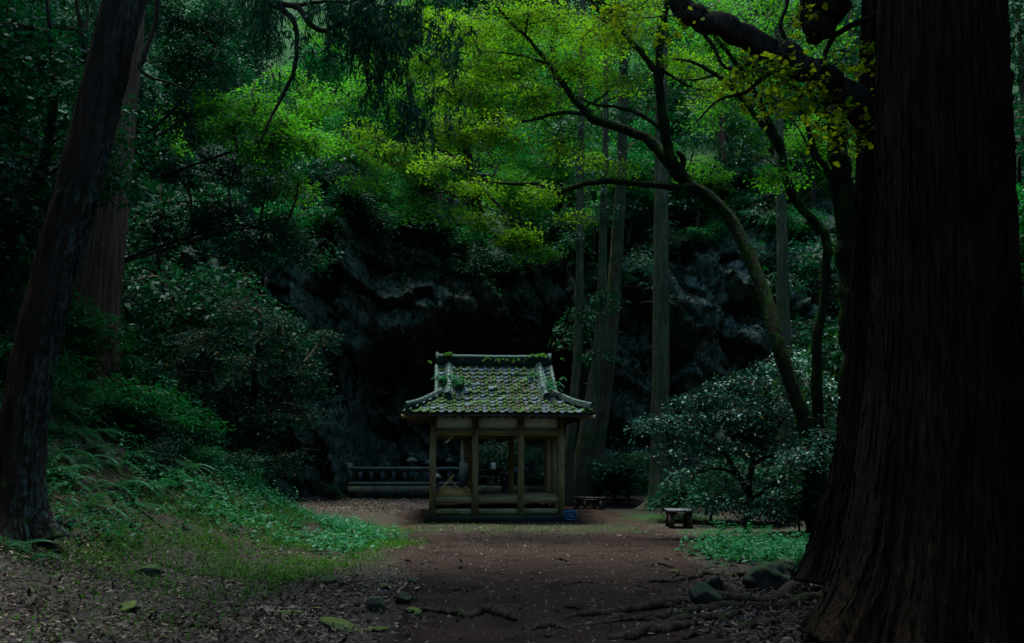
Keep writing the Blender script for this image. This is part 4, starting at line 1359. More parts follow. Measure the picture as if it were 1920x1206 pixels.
PW, EXPO = .2318, .2
tx = np.array([0, .03, .075, .12, .15, .172, .197, .222, .247])
tz = np.where(tx <= .15, -.016 * np.sin(np.pi * tx / .15), .034 * np.sin(np.pi * np.clip(tx - .15, 0, .097) / .097))
ntx = len(tx)
tv = [(a, 0, z_ + .03) for a, z_ in zip(tx, tz)] + [(a, .26, z_ + .004) for a, z_ in zip(tx, tz)] + [(a, .004, z_ + .006) for a, z_ in zip(tx, tz)]
tf = [(j, j + 1, ntx + j + 1, ntx + j) for j in range(ntx - 1)] + [(2 * ntx + j, 2 * ntx + j + 1, j + 1, j) for j in range(ntx - 1)]
tile_me = G().add(tv, tf).mesh("tile")
tile_me.materials.append(M["tile"])
tvn, tfn = np.array(tv), np.array(tf)
n_tile = 0
side_g = G()
# front face: arc-length rows
arc_e = [0.0]
e = 0.0
while e < 2.24:
    e += EXPO * math.cos(slope(e))
    arc_e.append(e)
rt2 = np.random.default_rng(9)
for ri, e in enumerate(arc_e[:-1]):
    sl = slope(e)
    hw = EX - e if (EX - e) > 1.66 else 1.66
    ncol = int(math.floor(2 * hw / PW + .001))
    off = (22 - ncol) / 2
    for c in range(22):
        x0 = -11 * PW + c * PW
        if x0 < -hw - .02 or x0 + PW > hw + .06:
            continue
        M4 = Matrix.Translation((x0 + rt2.normal(0, .004), EY0 - .03 + e + rt2.normal(0, .012) - (.05 if rt2.uniform() < .03 else 0), prof(e) - .01)) @ Matrix.Rotation(sl, 4, 'X') @ Matrix.Rotation(rt2.normal(0, .032), 4, 'Z') @ Matrix.Rotation(rt2.normal(0, .03), 4, 'Y')
        if n_tile < 296:
            t_ = ob("tile", tile_me, None, roof)
            t_.matrix_local = M4
            n_tile += 1
        # back face copy
        Mb = Matrix.Translation((-x0, EY1 + .03 - e, prof(e) - .01)) @ Matrix.Rotation(math.pi, 4, 'Z') @ Matrix.Rotation(sl, 4, 'X')
        side_g.add(tvn @ np.array(Mb.to_3x3()).T + np.array(Mb.translation), tfn)
for sx in (-1, 1):
    for ri, e in enumerate(arc_e[:5]):
        sl = slope(e)
        ya, yb = EY0 + e, EY1 - e
        for c in range(int((yb - ya) / PW) + 1):
            y0 = ya + c * PW
            if sx > 0:
                Ms = Matrix.Translation((EX + .03 - e, y0, prof(e) - .01)) @ Matrix.Rotation(math.pi / 2, 4, 'Z') @ Matrix.Rotation(sl, 4, 'X')
            else:
                Ms = Matrix.Translation((-EX - .03 + e, y0 + PW, prof(e) - .01)) @ Matrix.Rotation(-math.pi / 2, 4, 'Z') @ Matrix.Rotation(sl, 4, 'X')
            side_g.add(tvn @ np.array(Ms.to_3x3()).T + np.array(Ms.translation), tfn)
side_g.build("side_tiles", M["tile"], roof, kind="stuff")
print("front tiles", n_tile)

# rafters
for i in range(21):
    x = -2.4 + i * .24
    part("rafter", (x, -.38, 2.815), (.055, .80, .07), M["wood_dark"], roof)
# ridges
cap_me = None


def ridge(name, path, r=.07, stack=2, step=.2, end_disc=False, sw=.2):
    """a row of round cap tiles over flat courses"""
    global cap_me
    path = cr(path, 40)
    s = np.concatenate([[0], np.cumsum(np.linalg.norm(np.diff(path, axis=0), axis=1))])
    n_ = max(2, int(round(s[-1] / step)))
    root = None
    cg = G()
    for q in range(stack):
        pp = path.copy()
        pp[:, 2] -= .03 + q * .045
        w = sw * (1 + .12 * q)
        dirs = nrm(np.gradient(path, axis=0))
        sd = nrm(np.cross(dirs, (0, 0, 1.0)))
        up = np.array((0, 0, 1.0))
        Lr = [pp + sd * w / 2 + up * .018, pp - sd * w / 2 + up * .018, pp - sd * w / 2 - up * .018, pp + sd * w / 2 - up * .018]
        V = np.stack(Lr + [Lr[0]], 1)
        cg.grid(V)
        cg.add(np.array([l_[0] for l_ in Lr]), [(0, 1, 2, 3)])
        cg.add(np.array([l_[-1] for l_ in Lr]), [(3, 2, 1, 0)])
    root = cg.build(name, M["ridge"], roof)
    if cap_me is None:
        g = G()
        th = np.linspace(-.15 * math.pi, 1.15 * math.pi, 11)
        prof_ = [(0.0, 1.08), (.03, 1.08), (.035, 1.0), (1.04, .93)]
        V = np.array([[(math.cos(a) * rr_, yy_, math.sin(a) * rr_) for a in th] for yy_, rr_ in prof_])
        g.grid(V)
        cap_me = g.mesh("ridge_cap", smooth=True)
        cap_me.materials.append(M["ridge"])
    for q in range(n_):
        a = np.array([np.interp(s[-1] * q / n_, s, path[:, k]) for k in range(3)])
        b2 = np.array([np.interp(s[-1] * (q + 1) / n_, s, path[:, k]) for k in range(3)])
        d_ = Vector(b2 - a)
        yv = d_.normalized()
        xv = yv.cross(Vector((0, 0, 1))).normalized()
        zv = xv.cross(yv)
        m = Matrix((xv, yv, zv)).transposed().to_4x4()
        c_ = ob("ridge_cap", cap_me, None, root)
        c_.matrix_local = Matrix.Translation(Vector(a) + Vector((0, 0, .005 + random.uniform(-.004, .004)))) @ m @ Matrix.Diagonal((r, d_.length, r, 1))
    if end_disc:
        a, d_ = path[0], nrm(path[0] - path[1])
        q = Vector(d_).to_track_quat('Z', 'Y').to_matrix()
        g = G().lathe([(.0, -.02), (r * 1.25, -.02), (r * 1.3, .03), (r * 1.05, .04), (r * 1.0, .025), (.0, .03)], seg=18)
        v = g.V[0] @ np.array(q).T + a + np.array((0, 0, -.0))
        g.V[0] = v
        g.build("ridge_end", M["ridge"], root, smooth=False)
    return root


ZR = prof(2.3)
ridge("main_ridge", [(-1.62, 1.5, ZR + .24), (0, 1.5, ZR + .22), (1.62, 1.5, ZR + .24)], .075, 5, .21, False, .2)
for sx in (-1, 1):
    part("ridge_ornament", (sx * 1.66, 1.5, ZR + .17), (.08, .26, .38), M["ridge"], roof)
    for (e0, e1, y0, ymul) in ((.72, 2.15, EY0, 1), (.72, 2.15, EY1, -1)):
        pts = [(sx * (1.33 + (.05 if e < 1 else 0)), y0 + ymul * e, prof(e) + .15) for e in np.linspace(e0, e1, 5)]
        ridge("descending_ridge", pts, .075, 3, .2, True, .2)
    # gable edge tiles
    for ymul, y0 in ((1, EY0), (-1, EY1)):
        pts = [(sx * 1.68, y0 + ymul * e, prof(e) + .05) for e in np.linspace(.85, 2.2, 5)]
        ridge("verge_course", pts, .055, 1, .2, False, .12)
    for ymul, y0 in ((1, EY0), (-1, EY1)):
        pts = []
        for e in np.linspace(0.02, 1.0, 5):
            lift = .10 * (1 - e) ** 3
            pts.append((sx * (EX - e), y0 + ymul * e, prof(e) + .115 + lift))
        ridge("hip_ridge", pts, .066, 2, .19, False, .17)
    g = G()
    g.box((sx * 2.40, -.60, 2.80), (.12, .5, .10), Matrix.Rotation(-sx * math.pi / 4 * -1, 3, 'Z'))
    g.build("corner_rafter", M["wood"], roof)

# plants and litter on the roof
Mpav = Matrix.Translation(Vector(PAV)) @ Matrix.Rotation(PROT, 4, 'Z')


def to_world(v):
    return np.asarray(v) @ np.array(Mpav.to_3x3()).T + np.array(Mpav.translation)


r = np.random.default_rng(303)
lg = G()
cnt = 5200
e = r.uniform(.02, 2.15, cnt)
x = r.normal(.1, .95, cnt)
ok = (np.abs(x) < np.maximum(2.3 - e, 1.15)) & (fbm(x * 1.4, e * 1.4, 0, 5, 3) + r.normal(0, .25, cnt) > .02)
e, x = e[ok], x[ok]
z_ = prof(e) + r.uniform(.035, .06, len(e)) - .012
pos = to_world(np.stack([x, EY0 + e, z_], -1))
nv = nrm(np.stack([r.normal(0, .3, len(e)), -.55 + r.normal(0, .25, len(e)), np.ones(len(e))], -1))
lg.leaves(pos, r.normal(0, 1, (len(e), 3)), nv, r.uniform(.04, .085, len(e)), r.uniform(.02, .04, len(e)), KITE)
tag(lg.build("roof_leaf_litter", M["litter"], kind="stuff"), "brown dead leaves lying in the troughs of the tiled roof")


def clump(name, label, centre, spread, n, leaf, L, W, seed, cat="plant"):
    r_ = np.random.default_rng(seed)
    g = G()
    c = np.asarray(centre)
    roots = to_world(c + r_.normal(0, 1, (n, 3)) * np.asarray(spread))
    k_ = 12
    for i in range(n):
        a = r_.uniform(0, 6.28)
        ln = r_.uniform(.08, .24)
        out = np.array((math.cos(a), math.sin(a) - .3, 0))
        p = cr([roots[i], roots[i] + out * ln * .5 + (0, 0, ln * .35), roots[i] + out * ln - (0, 0, ln * .1)], k_)
        t_ = nrm(np.gradient(p, axis=0))
        for sgn in (-1, 1):
            d = np.cross(t_, (0, 0, 1)) * sgn + t_ * .5
            g.leaves(p, d, np.tile((0, 0, 1.0), (k_, 1)) + r_.normal(0, .25, (k_, 3)), L * np.linspace(1, .4, k_) * r_.uniform(.7, 1.2), W, KITE)
    o_ = g.build(name, M[leaf], origin=roots.mean(0), loc=Vector(roots.mean(0)))
    return tag(o_, label, cat, "ferns growing on the roof")


clump("roof_fern", "ferny growth over the left shoulder of the tiled roof", (-1.12, .55, prof(1.35) + .08), (.16, .30, .10), 44, "fern", .11, .035, 311)
clump("roof_fern", "ferny tuft on the left gable edge of the roof", (-1.52, .75, prof(1.5) + .1), (.05, .12, .05), 18, "fern", .10, .03, 312)
clump("roof_fern", "green plants growing on the right gable end of the roof", (1.55, .45, prof(1.2) + .08), (.12, .32, .12), 36, "fern", .09, .035, 313)
clump("roof_fern", "leafy tuft on the left end of the main ridge", (-1.38, 1.45, ZR + .26), (.07, .06, .02), 14, "weed", .08, .035, 314)
clump("roof_fern", "leafy tuft on the right end of the main ridge", (1.38, 1.45, ZR + .26), (.07, .06, .02), 18, "weed", .08, .035, 315)
clump("roof_fern", "thin weeds along the middle of the main ridge", (0.1, 1.42, ZR + .14), (.75, .05, .06), 26, "weed", .06, .028, 316)
clump("roof_fern", "tuft beside the right descending ridge", (1.10, .95, prof(1.7) + .06), (.08, .05, .03), 8, "fern", .08, .03, 317)

# ------------------------------------------------------------------ things in and around the pavilion
MR = Matrix.Rotation
# trestle on the floor
st = thing("wooden_ramp", "orange wooden board trough with a slanting plank and brace on the pavilion floor", "woodwork", to_world((-1.16, .24, .683)), PROT)
g = G()
g.add([(-.48, -.12, 0), (.48, -.12, 0), (.42, .12, .20), (-.34, .12, .20), (-.48, -.09, 0), (.48, -.09, 0), (.42, .15, .20), (-.34, .15, .20)],
      [(0, 1, 2, 3), (7, 6, 5, 4), (0, 4, 5, 1), (1, 5, 6, 2), (2, 6, 7, 3), (3, 7, 4, 0)])
g.build("board", M["wood_new"], st)
a, b_ = np.array((-.50, 0, .02)), np.array((-.02, .02, .56))
dv = Vector(b_ - a)
G().box((a + b_) / 2, (.09, .05, dv.length), np.array(dv.to_track_quat('Z', 'Y').to_matrix())).build("plank", M["wood_new"], st)
a, b_ = np.array((-.12, .04, .42)), np.array((.14, .04, .17))
dv = Vector(b_ - a)
G().box((a + b_) / 2, (.05, .04, dv.length), np.array(dv.to_track_quat('Z', 'Y').to_matrix())).build("brace", M["wood_new"], st)

lp_ = thing("hanging_lamp", "small white tilted lamp panel under the pavilion's left ceiling", "lamp", to_world((-1.30, .9, 2.22)), PROT)
G().box((0, 0, 0), (.26, .10, .07), MR(R(-40), 3, 'Y')).build("shade", M["paper"], lp_)
G().tube([(0, 0, .03), (0, 0, .40)], .006, 5).build("rod", M["wood_dark"], lp_)
pn = thing("paper_notice", "small white paper notice hanging in the middle bay of the pavilion", "notice", to_world((-.06, .62, 1.40)), PROT)
G().box((0, 0, .09), (.13, .006, .18)).build("sheet", M["paper"], pn)
G().tube([(0, 0, .18), (0, 0, 1.46)], .003, 5).build("string", M["wood"], pn)
# bell rope with red cloth
br = thing("bell_rope", "thin rope with red cloth hanging in the pavilion's middle bay", "rope", to_world((-.50, 2.2, 1.1)), PROT)
G().tube([(0, 0, .25), (.01, 0, .8), (0, 0, 1.48)], .012, 6).build("rope", M["wood"], br)
G().lathe([(.0, 0), (.085, 0), (.06, .18), (.03, .32), (0, .33)], (0, 0, 0), 9).build("tassel", M["red"], br)
G().box((.01, 0, 1.15), (.07, .03, .28)).build("cloth", M["red"], br)
# blue crate
cb = Gnd(1068, 976)
crate = thing("plastic_crate", "small blue slatted plastic crate by the right corner of the pavilion", "crate", (cb[0], cb[1], cb[2]), R(8))
for z in (.03, .10, .17, .245):
    g = G()
    g.box((0, -.13, z), (.28, .015, .03)).box((0, .13, z), (.28, .015, .03)).box((-.147, 0, z), (.015, .24, .03))
    g.build("slat", M["blue"], crate)
g = G().box((-.147, -.13, .14), (.02, .022, .28)).box((-.147, .13, .14), (.02, .022, .28))
g.build("corner_post", M["blue"], crate)
G().box((.150, 0, .14), (.025, .285, .28)).build("end_panel", M["blue"], crate)
G().box((0, 0, .008), (.27, .25, .012)).build("floor", M["blue"], crate)


# benches
def bench(name, label, loc, rz, w, d, h, th, legw, mat, legs, planks):
    t = thing(name, label, "bench", loc, rz)
    for q in range(planks):
        pw = d / planks
        G().box((0, -d / 2 + pw * (q + .5), h - th / 2), (w, pw - .008, th)).build("seat_plank", mat, t)
    for (x, y) in legs:
        G().box((x, y, (h - th) / 2 - .02), (legw, legw, h - th + .03)).build("leg", M["wood_dark"] if mat != M["wood_dark"] else mat, t)
    G().box((0, 0, h - th - .03), (w - legw * 1.2, d - .1, .05)).build("apron", M["wood_dark"], t)
    return t


nb = Gnd(1279, 991)
bench("low_bench", "short grey wooden bench with thick legs beside the dirt path", nb + (0, .45, 0), R(-3), .60, 1.1, .44, .06, .12, M["bench"],
      [(-.22, -.42), (.22, -.42), (-.22, .42), (.22, .42)], 4)
fb = Gnd(1106, 955)
bench("long_bench", "dark long wooden bench in the shade right of the pavilion", fb + (0, .2, 0), R(-24), .98, .36, .36, .05, .07, M["wood_dark"],
      [(-.42, -.12), (.42, -.12), (-.42, .12), (.42, .12), (-.1, -.12), (.12, .12)], 3)

# stone terrace, fence and lanterns behind
ta, tb = P(652, 910, 34.2), P(1030, 910, 34.2)
tg_ = G()
tzg = float(gz(-3, 34))
TOP = tzg + .45
tc = (ta[0] + tb[0]) / 2
terr = G().box((tc, 36.4, (TOP + 0) / 2), (tb[0] - ta[0], 4.4, TOP)).build("terrace", M["plinth"], kind="structure")
tag(terr, "low stone-faced terrace carrying the fence and lanterns in the hollow")
rr_ = np.random.default_rng(12)
xk = ta[0]
while xk < tb[0] - .2:
    w = rr_.uniform(.4, .75)
    w = min(w, tb[0] - xk)
    for zz in (0, 1):
        hh = TOP / 2
        G().box((xk + w / 2 - .0, 34.17 - rr_.uniform(0, .03), hh * (zz + .5)), (w - .03, .12, hh - .025), taper=.97).build("stone_block", M["plinth"], terr)
    xk += w
fence = thing("stone_fence", "weathered stone balustrade left of and behind the pavilion", "fence", (ta[0], 34.35, TOP))
fx = float(P(872, 900, 34.35)[0]) - ta[0]
G().box((fx / 2, 0, .60), (fx, .16, .13)).build("rail", M["stone"], fence)
G().box((fx / 2, 0, .07), (fx, .20, .14)).build("curb", M["stone"], fence)
nbal = 10
for i in range(nbal):
    G().box((.42 + i * (fx - .6) / (nbal - 1), 0, .335), (.12, .11, .40)).build("baluster", M["stone"], fence)
for x in (.05, fx):
    G().box((x, 0, .40), (.16, .16, .80)).build("end_post", M["stone"], fence)
for i, xx in enumerate((.34,)):
    pass


def lantern(label, base, h, seed):
    t = thing("stone_lantern", label, "lantern", base, seed * .2, "stone lanterns in the hollow")
    s = h
    G().lathe([(.24 * s, 0), (.24 * s, .06 * s), (.17 * s, .11 * s), (.1 * s, .13 * s)], seg=6).build("base", M["stone"], t)
    G().lathe([(.085 * s, .12 * s), (.075 * s, .28 * s), (.085 * s, .30 * s), (.075 * s, .32 * s), (.085 * s, .46 * s)], seg=12).build("shaft", M["stone"], t)
    G().lathe([(.09 * s, .46 * s), (.145 * s, .52 * s), (.145 * s, .565 * s), (.12 * s, .57 * s)], seg=6).build("platform", M["stone"], t)
    g = G()
    for a in range(4):
        an = math.pi / 4 + a * math.pi / 2
        g.box((math.cos(an) * .09 * s, math.sin(an) * .09 * s, .65 * s), (.05 * s, .05 * s, .16 * s))
    g.box((0, 0, .725 * s), (.19 * s, .19 * s, .03 * s)).box((0, 0, .575 * s), (.19 * s, .19 * s, .03 * s))
    g.build("fire_box", M["stone"], t)
    G().lathe([(.19 * s, .73 * s), (.20 * s, .755 * s), (.13 * s, .82 * s), (.06 * s, .88 * s)], seg=6).build("cap", M["stone"], t)
    G().lathe([(.05 * s, .88 * s), (.04 * s, .90 * s), (.06 * s, .94 * s), (.035 * s, .98 * s), (0.004, 1.0 * s)], seg=10).build("finial", M["stone"], t)
    return t


for (px, pyb, Yd, h, lab) in [(771, 915, 34.9, 1.15, "stone lantern standing just behind the fence, left of the pavilion"),
                              (805, 915, 35.6, 1.05, "stone lantern half hidden by the pavilion's left post"),
                              (843, 915, 36.0, 1.15, "stone lantern in the dark seen through the left bay"),
                              (1011, 920, 35.8, 1.15, "stone lantern in the dark seen through the right bay")]:
    b = P(px, pyb, Yd)
    lantern(lab, (b[0], Yd, TOP), h, px % 5)
b = Gnd(822, 938)
lantern("mossy stone lantern in front of the fence beside the left post", (b[0], 32.2, float(gz(b[0], 32.2))), 1.12, 2)
b = P(946, 930, 32.6)
lantern("dark stone lantern seen through the middle bay", (b[0], 32.6, float(gz(b[0], 32.6))), 1.2, 1)
ip = P(866, 900, 33.6)
tag(G().box((ip[0], 33.6, float(gz(ip[0], 33.6)) + .65), (.19, .19, 1.3), taper=.92).lathe([(.1, 1.3), (.08, 1.34), (.0, 1.36)], (ip[0], 33.6, float(gz(ip[0], 33.6))), 8).build("stone_pillar", M["stone"]),
    "square grey stone pillar closing the right end of the fence", "pillar")

# small shrine in the hollow
hb = P(945, 900, 36.4)
hall = thing("small_shrine", "dark little timber shrine inside the hollow behind the pavilion", "shrine", (hb[0], 36.0, TOP))
for x in (-1.55, -.5, .5, 1.45):
    for y in (0, 1.4):
        G().box((x, y, .95), (.13, .13, 1.9)).build("post", M["wood"] if x == -1.55 else M["wood_dark"], hall)
G().box((-.05, 0, 1.82), (3.1, .12, .16)).build("beam", M["wood_dark"], hall)
G().box((-.05, .7, .30), (3.1, 1.5, .10)).build("floor", M["wood_dark"], hall)
for i in range(9):
    G().box((-1.0, .03, .55 + i * .115), (.96, .02, .03)).build("lattice_slat", M["wood"], hall)
for i in range(3):
    G().box((-1.4 + i * .4, .06, 1.0), (.03, .02, 1.0)).build("lattice_slat", M["wood"], hall)
for i in range(3):
    G().box((0, -.18 - i * .22, .24 - i * .09), (1.2, .24, .08)).build("step", M["wood_dark"], hall)
G().add([(-2.0, -.5, 1.92), (2.0, -.5, 1.92), (2.0, .7, 2.55), (-2.0, .7, 2.55), (-2.0, 1.9, 1.92), (2.0, 1.9, 1.92),
         (-2.0, -.5, 1.84), (2.0, -.5, 1.84), (2.0, .7, 2.47), (-2.0, .7, 2.47), (-2.0, 1.9, 1.84), (2.0, 1.9, 1.84)],
        [(0, 1, 2, 3), (3, 2, 5, 4), (7, 6, 9, 8), (8, 9, 10, 11), (0, 6, 7, 1), (4, 5, 11, 10), (1, 7, 8, 2), (2, 8, 11, 5), (6, 0, 3, 9), (9, 3, 4, 10)]).build("roof", M["wood_dark"], hall)
G().box((-.05, 1.35, 1.0), (2.9, .04, 1.5)).build("back_wall", M["wood_dark"], hall)
sb = P(985, 893, 34.4)
tag(G().box((sb[0], 34.6, TOP + .50), (1.0, .05, .26)).build("blue_sheet", M["tarp"]), "long dark blue sheet hung low across the hollow behind the right bay", "sheet")
bb = P(950, 900, 33.2)
blu = thing("blue_bundle", "bright blue bundled plastic sheet behind the pavilion's back post", "bundle", (bb[0], 33.2, float(gz(bb[0], 33.2))))
ico = G()


def blob(c, rad, seed, amp=.25, nu=18, nv_=10, sharp=False, f=1.6):
    th, ph = np.meshgrid(np.linspace(0, 2 * math.pi, nu, endpoint=False), np.linspace(0.001, math.pi - .001, nv_))
    d = np.stack([np.sin(ph) * np.cos(th), np.sin(ph) * np.sin(th), np.cos(ph)], -1)
    if sharp:
        r_ = np.random.default_rng(seed)
        pn = nrm(r_.normal(0, 1, (16, 3)))
        pd = r_.uniform(.62, 1.0, 16)
        pr_ = np.min(np.where((d @ pn.T) > .05, pd / np.maximum(d @ pn.T, .05), 9), -1)
        rr_ = np.minimum(pr_, 1.15) * (1 + .09 * fbm(d[..., 0] * 4, d[..., 1] * 4, d[..., 2] * 4, seed, 3))
    else:
        rr_ = 1 + amp * fbm(d[..., 0] * f, d[..., 1] * f, d[..., 2] * f, seed, 4) + amp * .22 * fbm(d[..., 0] * 5, d[..., 1] * 5, d[..., 2] * 5, seed + 3, 3)
    V = d * rr_[..., None] * np.asarray(rad) + np.asarray(c)
    g = G()
    h, w = V.shape[:2]
    i = np.arange(h - 1)[:, None] * w
    j = np.arange(w)[None]
    k_ = (j + 1) % w
    return g.add(V.reshape(-1, 3), np.stack([i + j, i + w + j, i + w + k_, i + k_], -1).reshape(-1, 4))


blob((0, 0, .55), (.15, .15, .22), 5, .5).build("sheet", M["tarp"], blu)
G().box((0, 0, .18), (.3, .3, .36)).build("stand", M["wood_dark"], blu)

# ------------------------------------------------------------------ rocks, roots, sticks
for i, (px, py, w, h, d, mat, sh, lab) in enumerate([
    (1318, 1144, .38, .30, .36, "boulder", 1, "wedge-shaped mossy boulder among the roots"),
    (1340, 1116, .20, .20, .22, "boulder", 1, "smaller mossy stone leaning behind the wedge-shaped boulder"),
    (1438, 1110, .56, .34, .46, "boulder", 0, "rounded dark boulder with moss on top near the ginkgo base"),
    (1474, 1082, .26, .24, .3, "boulder", 0, "mossy stone tucked between the rounded boulder and the ginkgo"),
    (648, 1188, .50, .07, .2, "slab", 1, "flat bright mossy slab at the bottom edge left of the path"),
    (280, 1082, .34, .12, .24, "boulder", 0, "low mossy stone in the grass of the left bank"),
    (243, 1150, .30, .10, .2, "slab", 1, "flat mossy stone lying in leaf litter on the left"),
    (706, 1150, .20, .17, .2, "boulder", 1, "blocky dark stone at the left edge of the path"),
    (756, 1136, .17, .12, .16, "boulder", 1, "dark stone beside the blocky one"),
    (776, 1158, .20, .08, .16, "slab", 1, "pointed mossy stone by the long root"),
    (615, 1098, .22, .09, .2, "boulder", 0, "small mossy hump in the leaf litter"),
    (540, 1158, .26, .06, .14, "slab", 1, "thin mossy flake lying in the leaf litter"),
    (718, 1108, .16, .07, .14, "slab", 1, "small flat stone left of the path middle"),
    (775, 1098, .13, .06, .12, "boulder", 1, "little dark stone at the path's left margin"),
    (705, 1188, .30, .04, .12, "slab", 1, "narrow mossy chip right of the bright slab"),
    (1265, 1078, .16, .05, .12, "slab", 1, "flat stone by the path's right margin"),
    (590, 1150, .16, .05, .12, "slab", 1, "tiny mossy flake between slab and stones"),
    (550, 1090, .22, .06, .16, "slab", 1, "grey-green flat stone below the herb patch"),
    (1500, 1112, .14, .06, .1, "boulder", 0, "small brown stone at the ginkgo's foot")]):
    c = Gnd(px, py - 4)
    o_ = blob((0, 0, h * .34), (w / 2, d / 2, h * .62), 400 + i, .42, 44, 26, bool(sh)).build("rock", M[mat], smooth=not sh)
    o_.location = Vector(c)
    o_.rotation_euler = (0, 0, random.uniform(-.4, .4))
    if i == 4:
        o_.rotation_euler = (R(14), R(14), R(-18))
    tag(o_, lab, "rock", "rocks on the forest floor")


def ground_root(px_pts, rad, seed, up=.35):
    pts = np.array([Gnd(a, b) for a, b in px_pts])
    n_ = 14 * len(px_pts)
    p = cr(pts, n_)
    rr_ = np.interp(np.linspace(0, 1, n_), np.linspace(0, 1, len(rad)), rad)
    p[:, 2] = gz(p[:, 0], p[:, 1]) + rr_ * up + .022 * vn(np.arange(n_) * .22, 0, 0, seed)
    p[:, 1] += .05 * vn(np.arange(n_) * .3, 5, 0, seed)
    return G().tube(p, rr_, 9, True, bark_disp(3.0, .09, 1.3, seed, None, 0)), p


for i, (pts, rad) in enumerate([
    ([(1530, 1085), (1440, 1130), (1330, 1122), (1250, 1138), (1160, 1150), (1060, 1160)], [.10, .07, .055, .06, .05, .02]),
    ([(1560, 1120), (1470, 1142), (1380, 1140), (1310, 1150), (1230, 1162), (1130, 1168)], [.09, .05, .045, .05, .04, .012]),
    ([(1400, 1150), (1340, 1166), (1290, 1166), (1230, 1184), (1180, 1200)], [.03, .045, .05, .06, .05]),
    ([(1330, 1178), (1300, 1172), (1260, 1182), (1210, 1190), (1140, 1200)], [.02, .04, .045, .05, .03]),
    ([(1420, 1080), (1370, 1082), (1320, 1078), (1305, 1084), (1250, 1092), (1190, 1092)], [.03, .035, .04, .035, .03, .012]),
    ([(1240, 1166), (1170, 1162), (1120, 1170), (1060, 1180)], [.03, .035, .03, .012]),
    ([(1345, 1130), (1280, 1142), (1200, 1140), (1120, 1146), (1060, 1142)], [.03, .035, .035, .03, .012]),
    ([(1290, 1083), (1270, 1079), (1254, 1088)], [.012, .03, .012]),
    ([(1460, 1170), (1400, 1180), (1340, 1186), (1280, 1200)], [.03, .03, .03, .02])]):
    g, p = ground_root(pts, rad, 500 + i)
    o0 = np.array(giant.location)
    g.build("surface_root", M["root"], giant, o0, smooth=True)
for i, (pts, rad, lab) in enumerate([
    ([(788, 1148), (830, 1150), (880, 1156), (915, 1150), (950, 1158), (968, 1166)], [.02, .04, .04, .07, .05, .015], "long dark humped root lying across the path"),
    ([(1036, 1046), (1050, 1050), (1066, 1054)], [.008, .025, .01], "small pale root loop in the middle of the path"),
    ([(1210, 1062), (1240, 1060), (1262, 1066)], [.01, .02, .01], "thin root at the right margin of the path"),
    ([(1000, 1182), (1030, 1175), (1062, 1180)], [.015, .04, .015], "short root hump at the bottom of the path"),
    ([(850, 1110), (862, 1106), (876, 1112)], [.01, .025, .01], "tiny dark root stub left of the path middle"),
    ([(1070, 1098), (1095, 1093), (1130, 1096)], [.008, .02, .008], "thin root crossing the path middle"),
    ([(430, 1142), (490, 1136), (560, 1138)], [.012, .022, .008], "pale brown root lying in the leaf litter"),
    ([(350, 1178), (400, 1180), (430, 1186)], [.02, .035, .02], "short dark root in the leaf litter below the flat stone"),
    ([(690, 1122), (740, 1120), (790, 1126)], [.012, .02, .01], "dark stick-like root near the stones left of the path"),
    ([(750, 1050), (790, 1058), (820, 1068)], [.012, .02, .01], "dark root at the boundary of grass and path")]):
    g, p = ground_root(pts, rad, 540 + i)
    tag(g.build("exposed_root", M["root"], origin=p[0], loc=Vector(p[0]), smooth=True), lab, "root", "roots surfacing in the path")

a, b_ = Gnd(306, 992), P(192, 902, float(Gnd(240, 940)[1]) + .6)
p = cr([a + (0, 0, .02), (a + b_) / 2 + (0, 0, .03), b_], 24)
fs = thing("fallen_stick", "thin pale dead stick leaning down the left bank", "stick", a)
G().tube(p, np.linspace(.022, .012, 24), 7, True, bark_disp(2, .1, 3, 4)).build("shaft", M["twig"], fs, a, smooth=True)
G().tube(cr([p[8], p[8] + (.12, 0, .12), p[8] + (.2, .02, .3)], 8), np.linspace(.008, .003, 8), 5).build("side_twig", M["twig"], fs, a)
for i, (pa, pb, lab) in enumerate([((490, 1030), (575, 1038), "thin dark twig lying in grass left"), ((905, 1140), (965, 1132), "thin twig lying on the path near the long root"), ((500, 1105), (590, 1096), "bent twig on the leaf litter"),
                                   ((230, 1000), (300, 1030), "short twig below the pale stick"), ((330, 1120), (420, 1150), "long thin twig in the left leaf litter")]):
    A, B = Gnd(*pa, .015), Gnd(*pb, .02)
    q = cr([A, (A + B) / 2 + (0, .04, .02), B], 12)
    tag(G().tube(q, np.linspace(.012, .005, 12), 5, True).build("fallen_twig", M["twig"], origin=A, loc=Vector(A)), lab, "twig", "fallen twigs")

# ------------------------------------------------------------------ ground cover
r = np.random.default_rng(900)


def scatter(n, x0, x1, y0, y1, dens):
    x = r.uniform(x0, x1, n)
    y = r.uniform(y0, y1, n)
    keep = r.uniform(0, 1, n) < dens(x, y)
    x, y = x[keep], y[keep]
    return np.stack([x, y, gz(x, y)], -1)


def lit_d(x, y):
    p_, m_, l_ = zones(x, y)
    drift = np.clip(.62 + .9 * fbm(x * .9, y * .9, 0, 91, 4), .12, 1)
    return np.clip(l_ * drift + .05, 0, 1) * (1 - .35 * np.clip(m_, 0, 1))


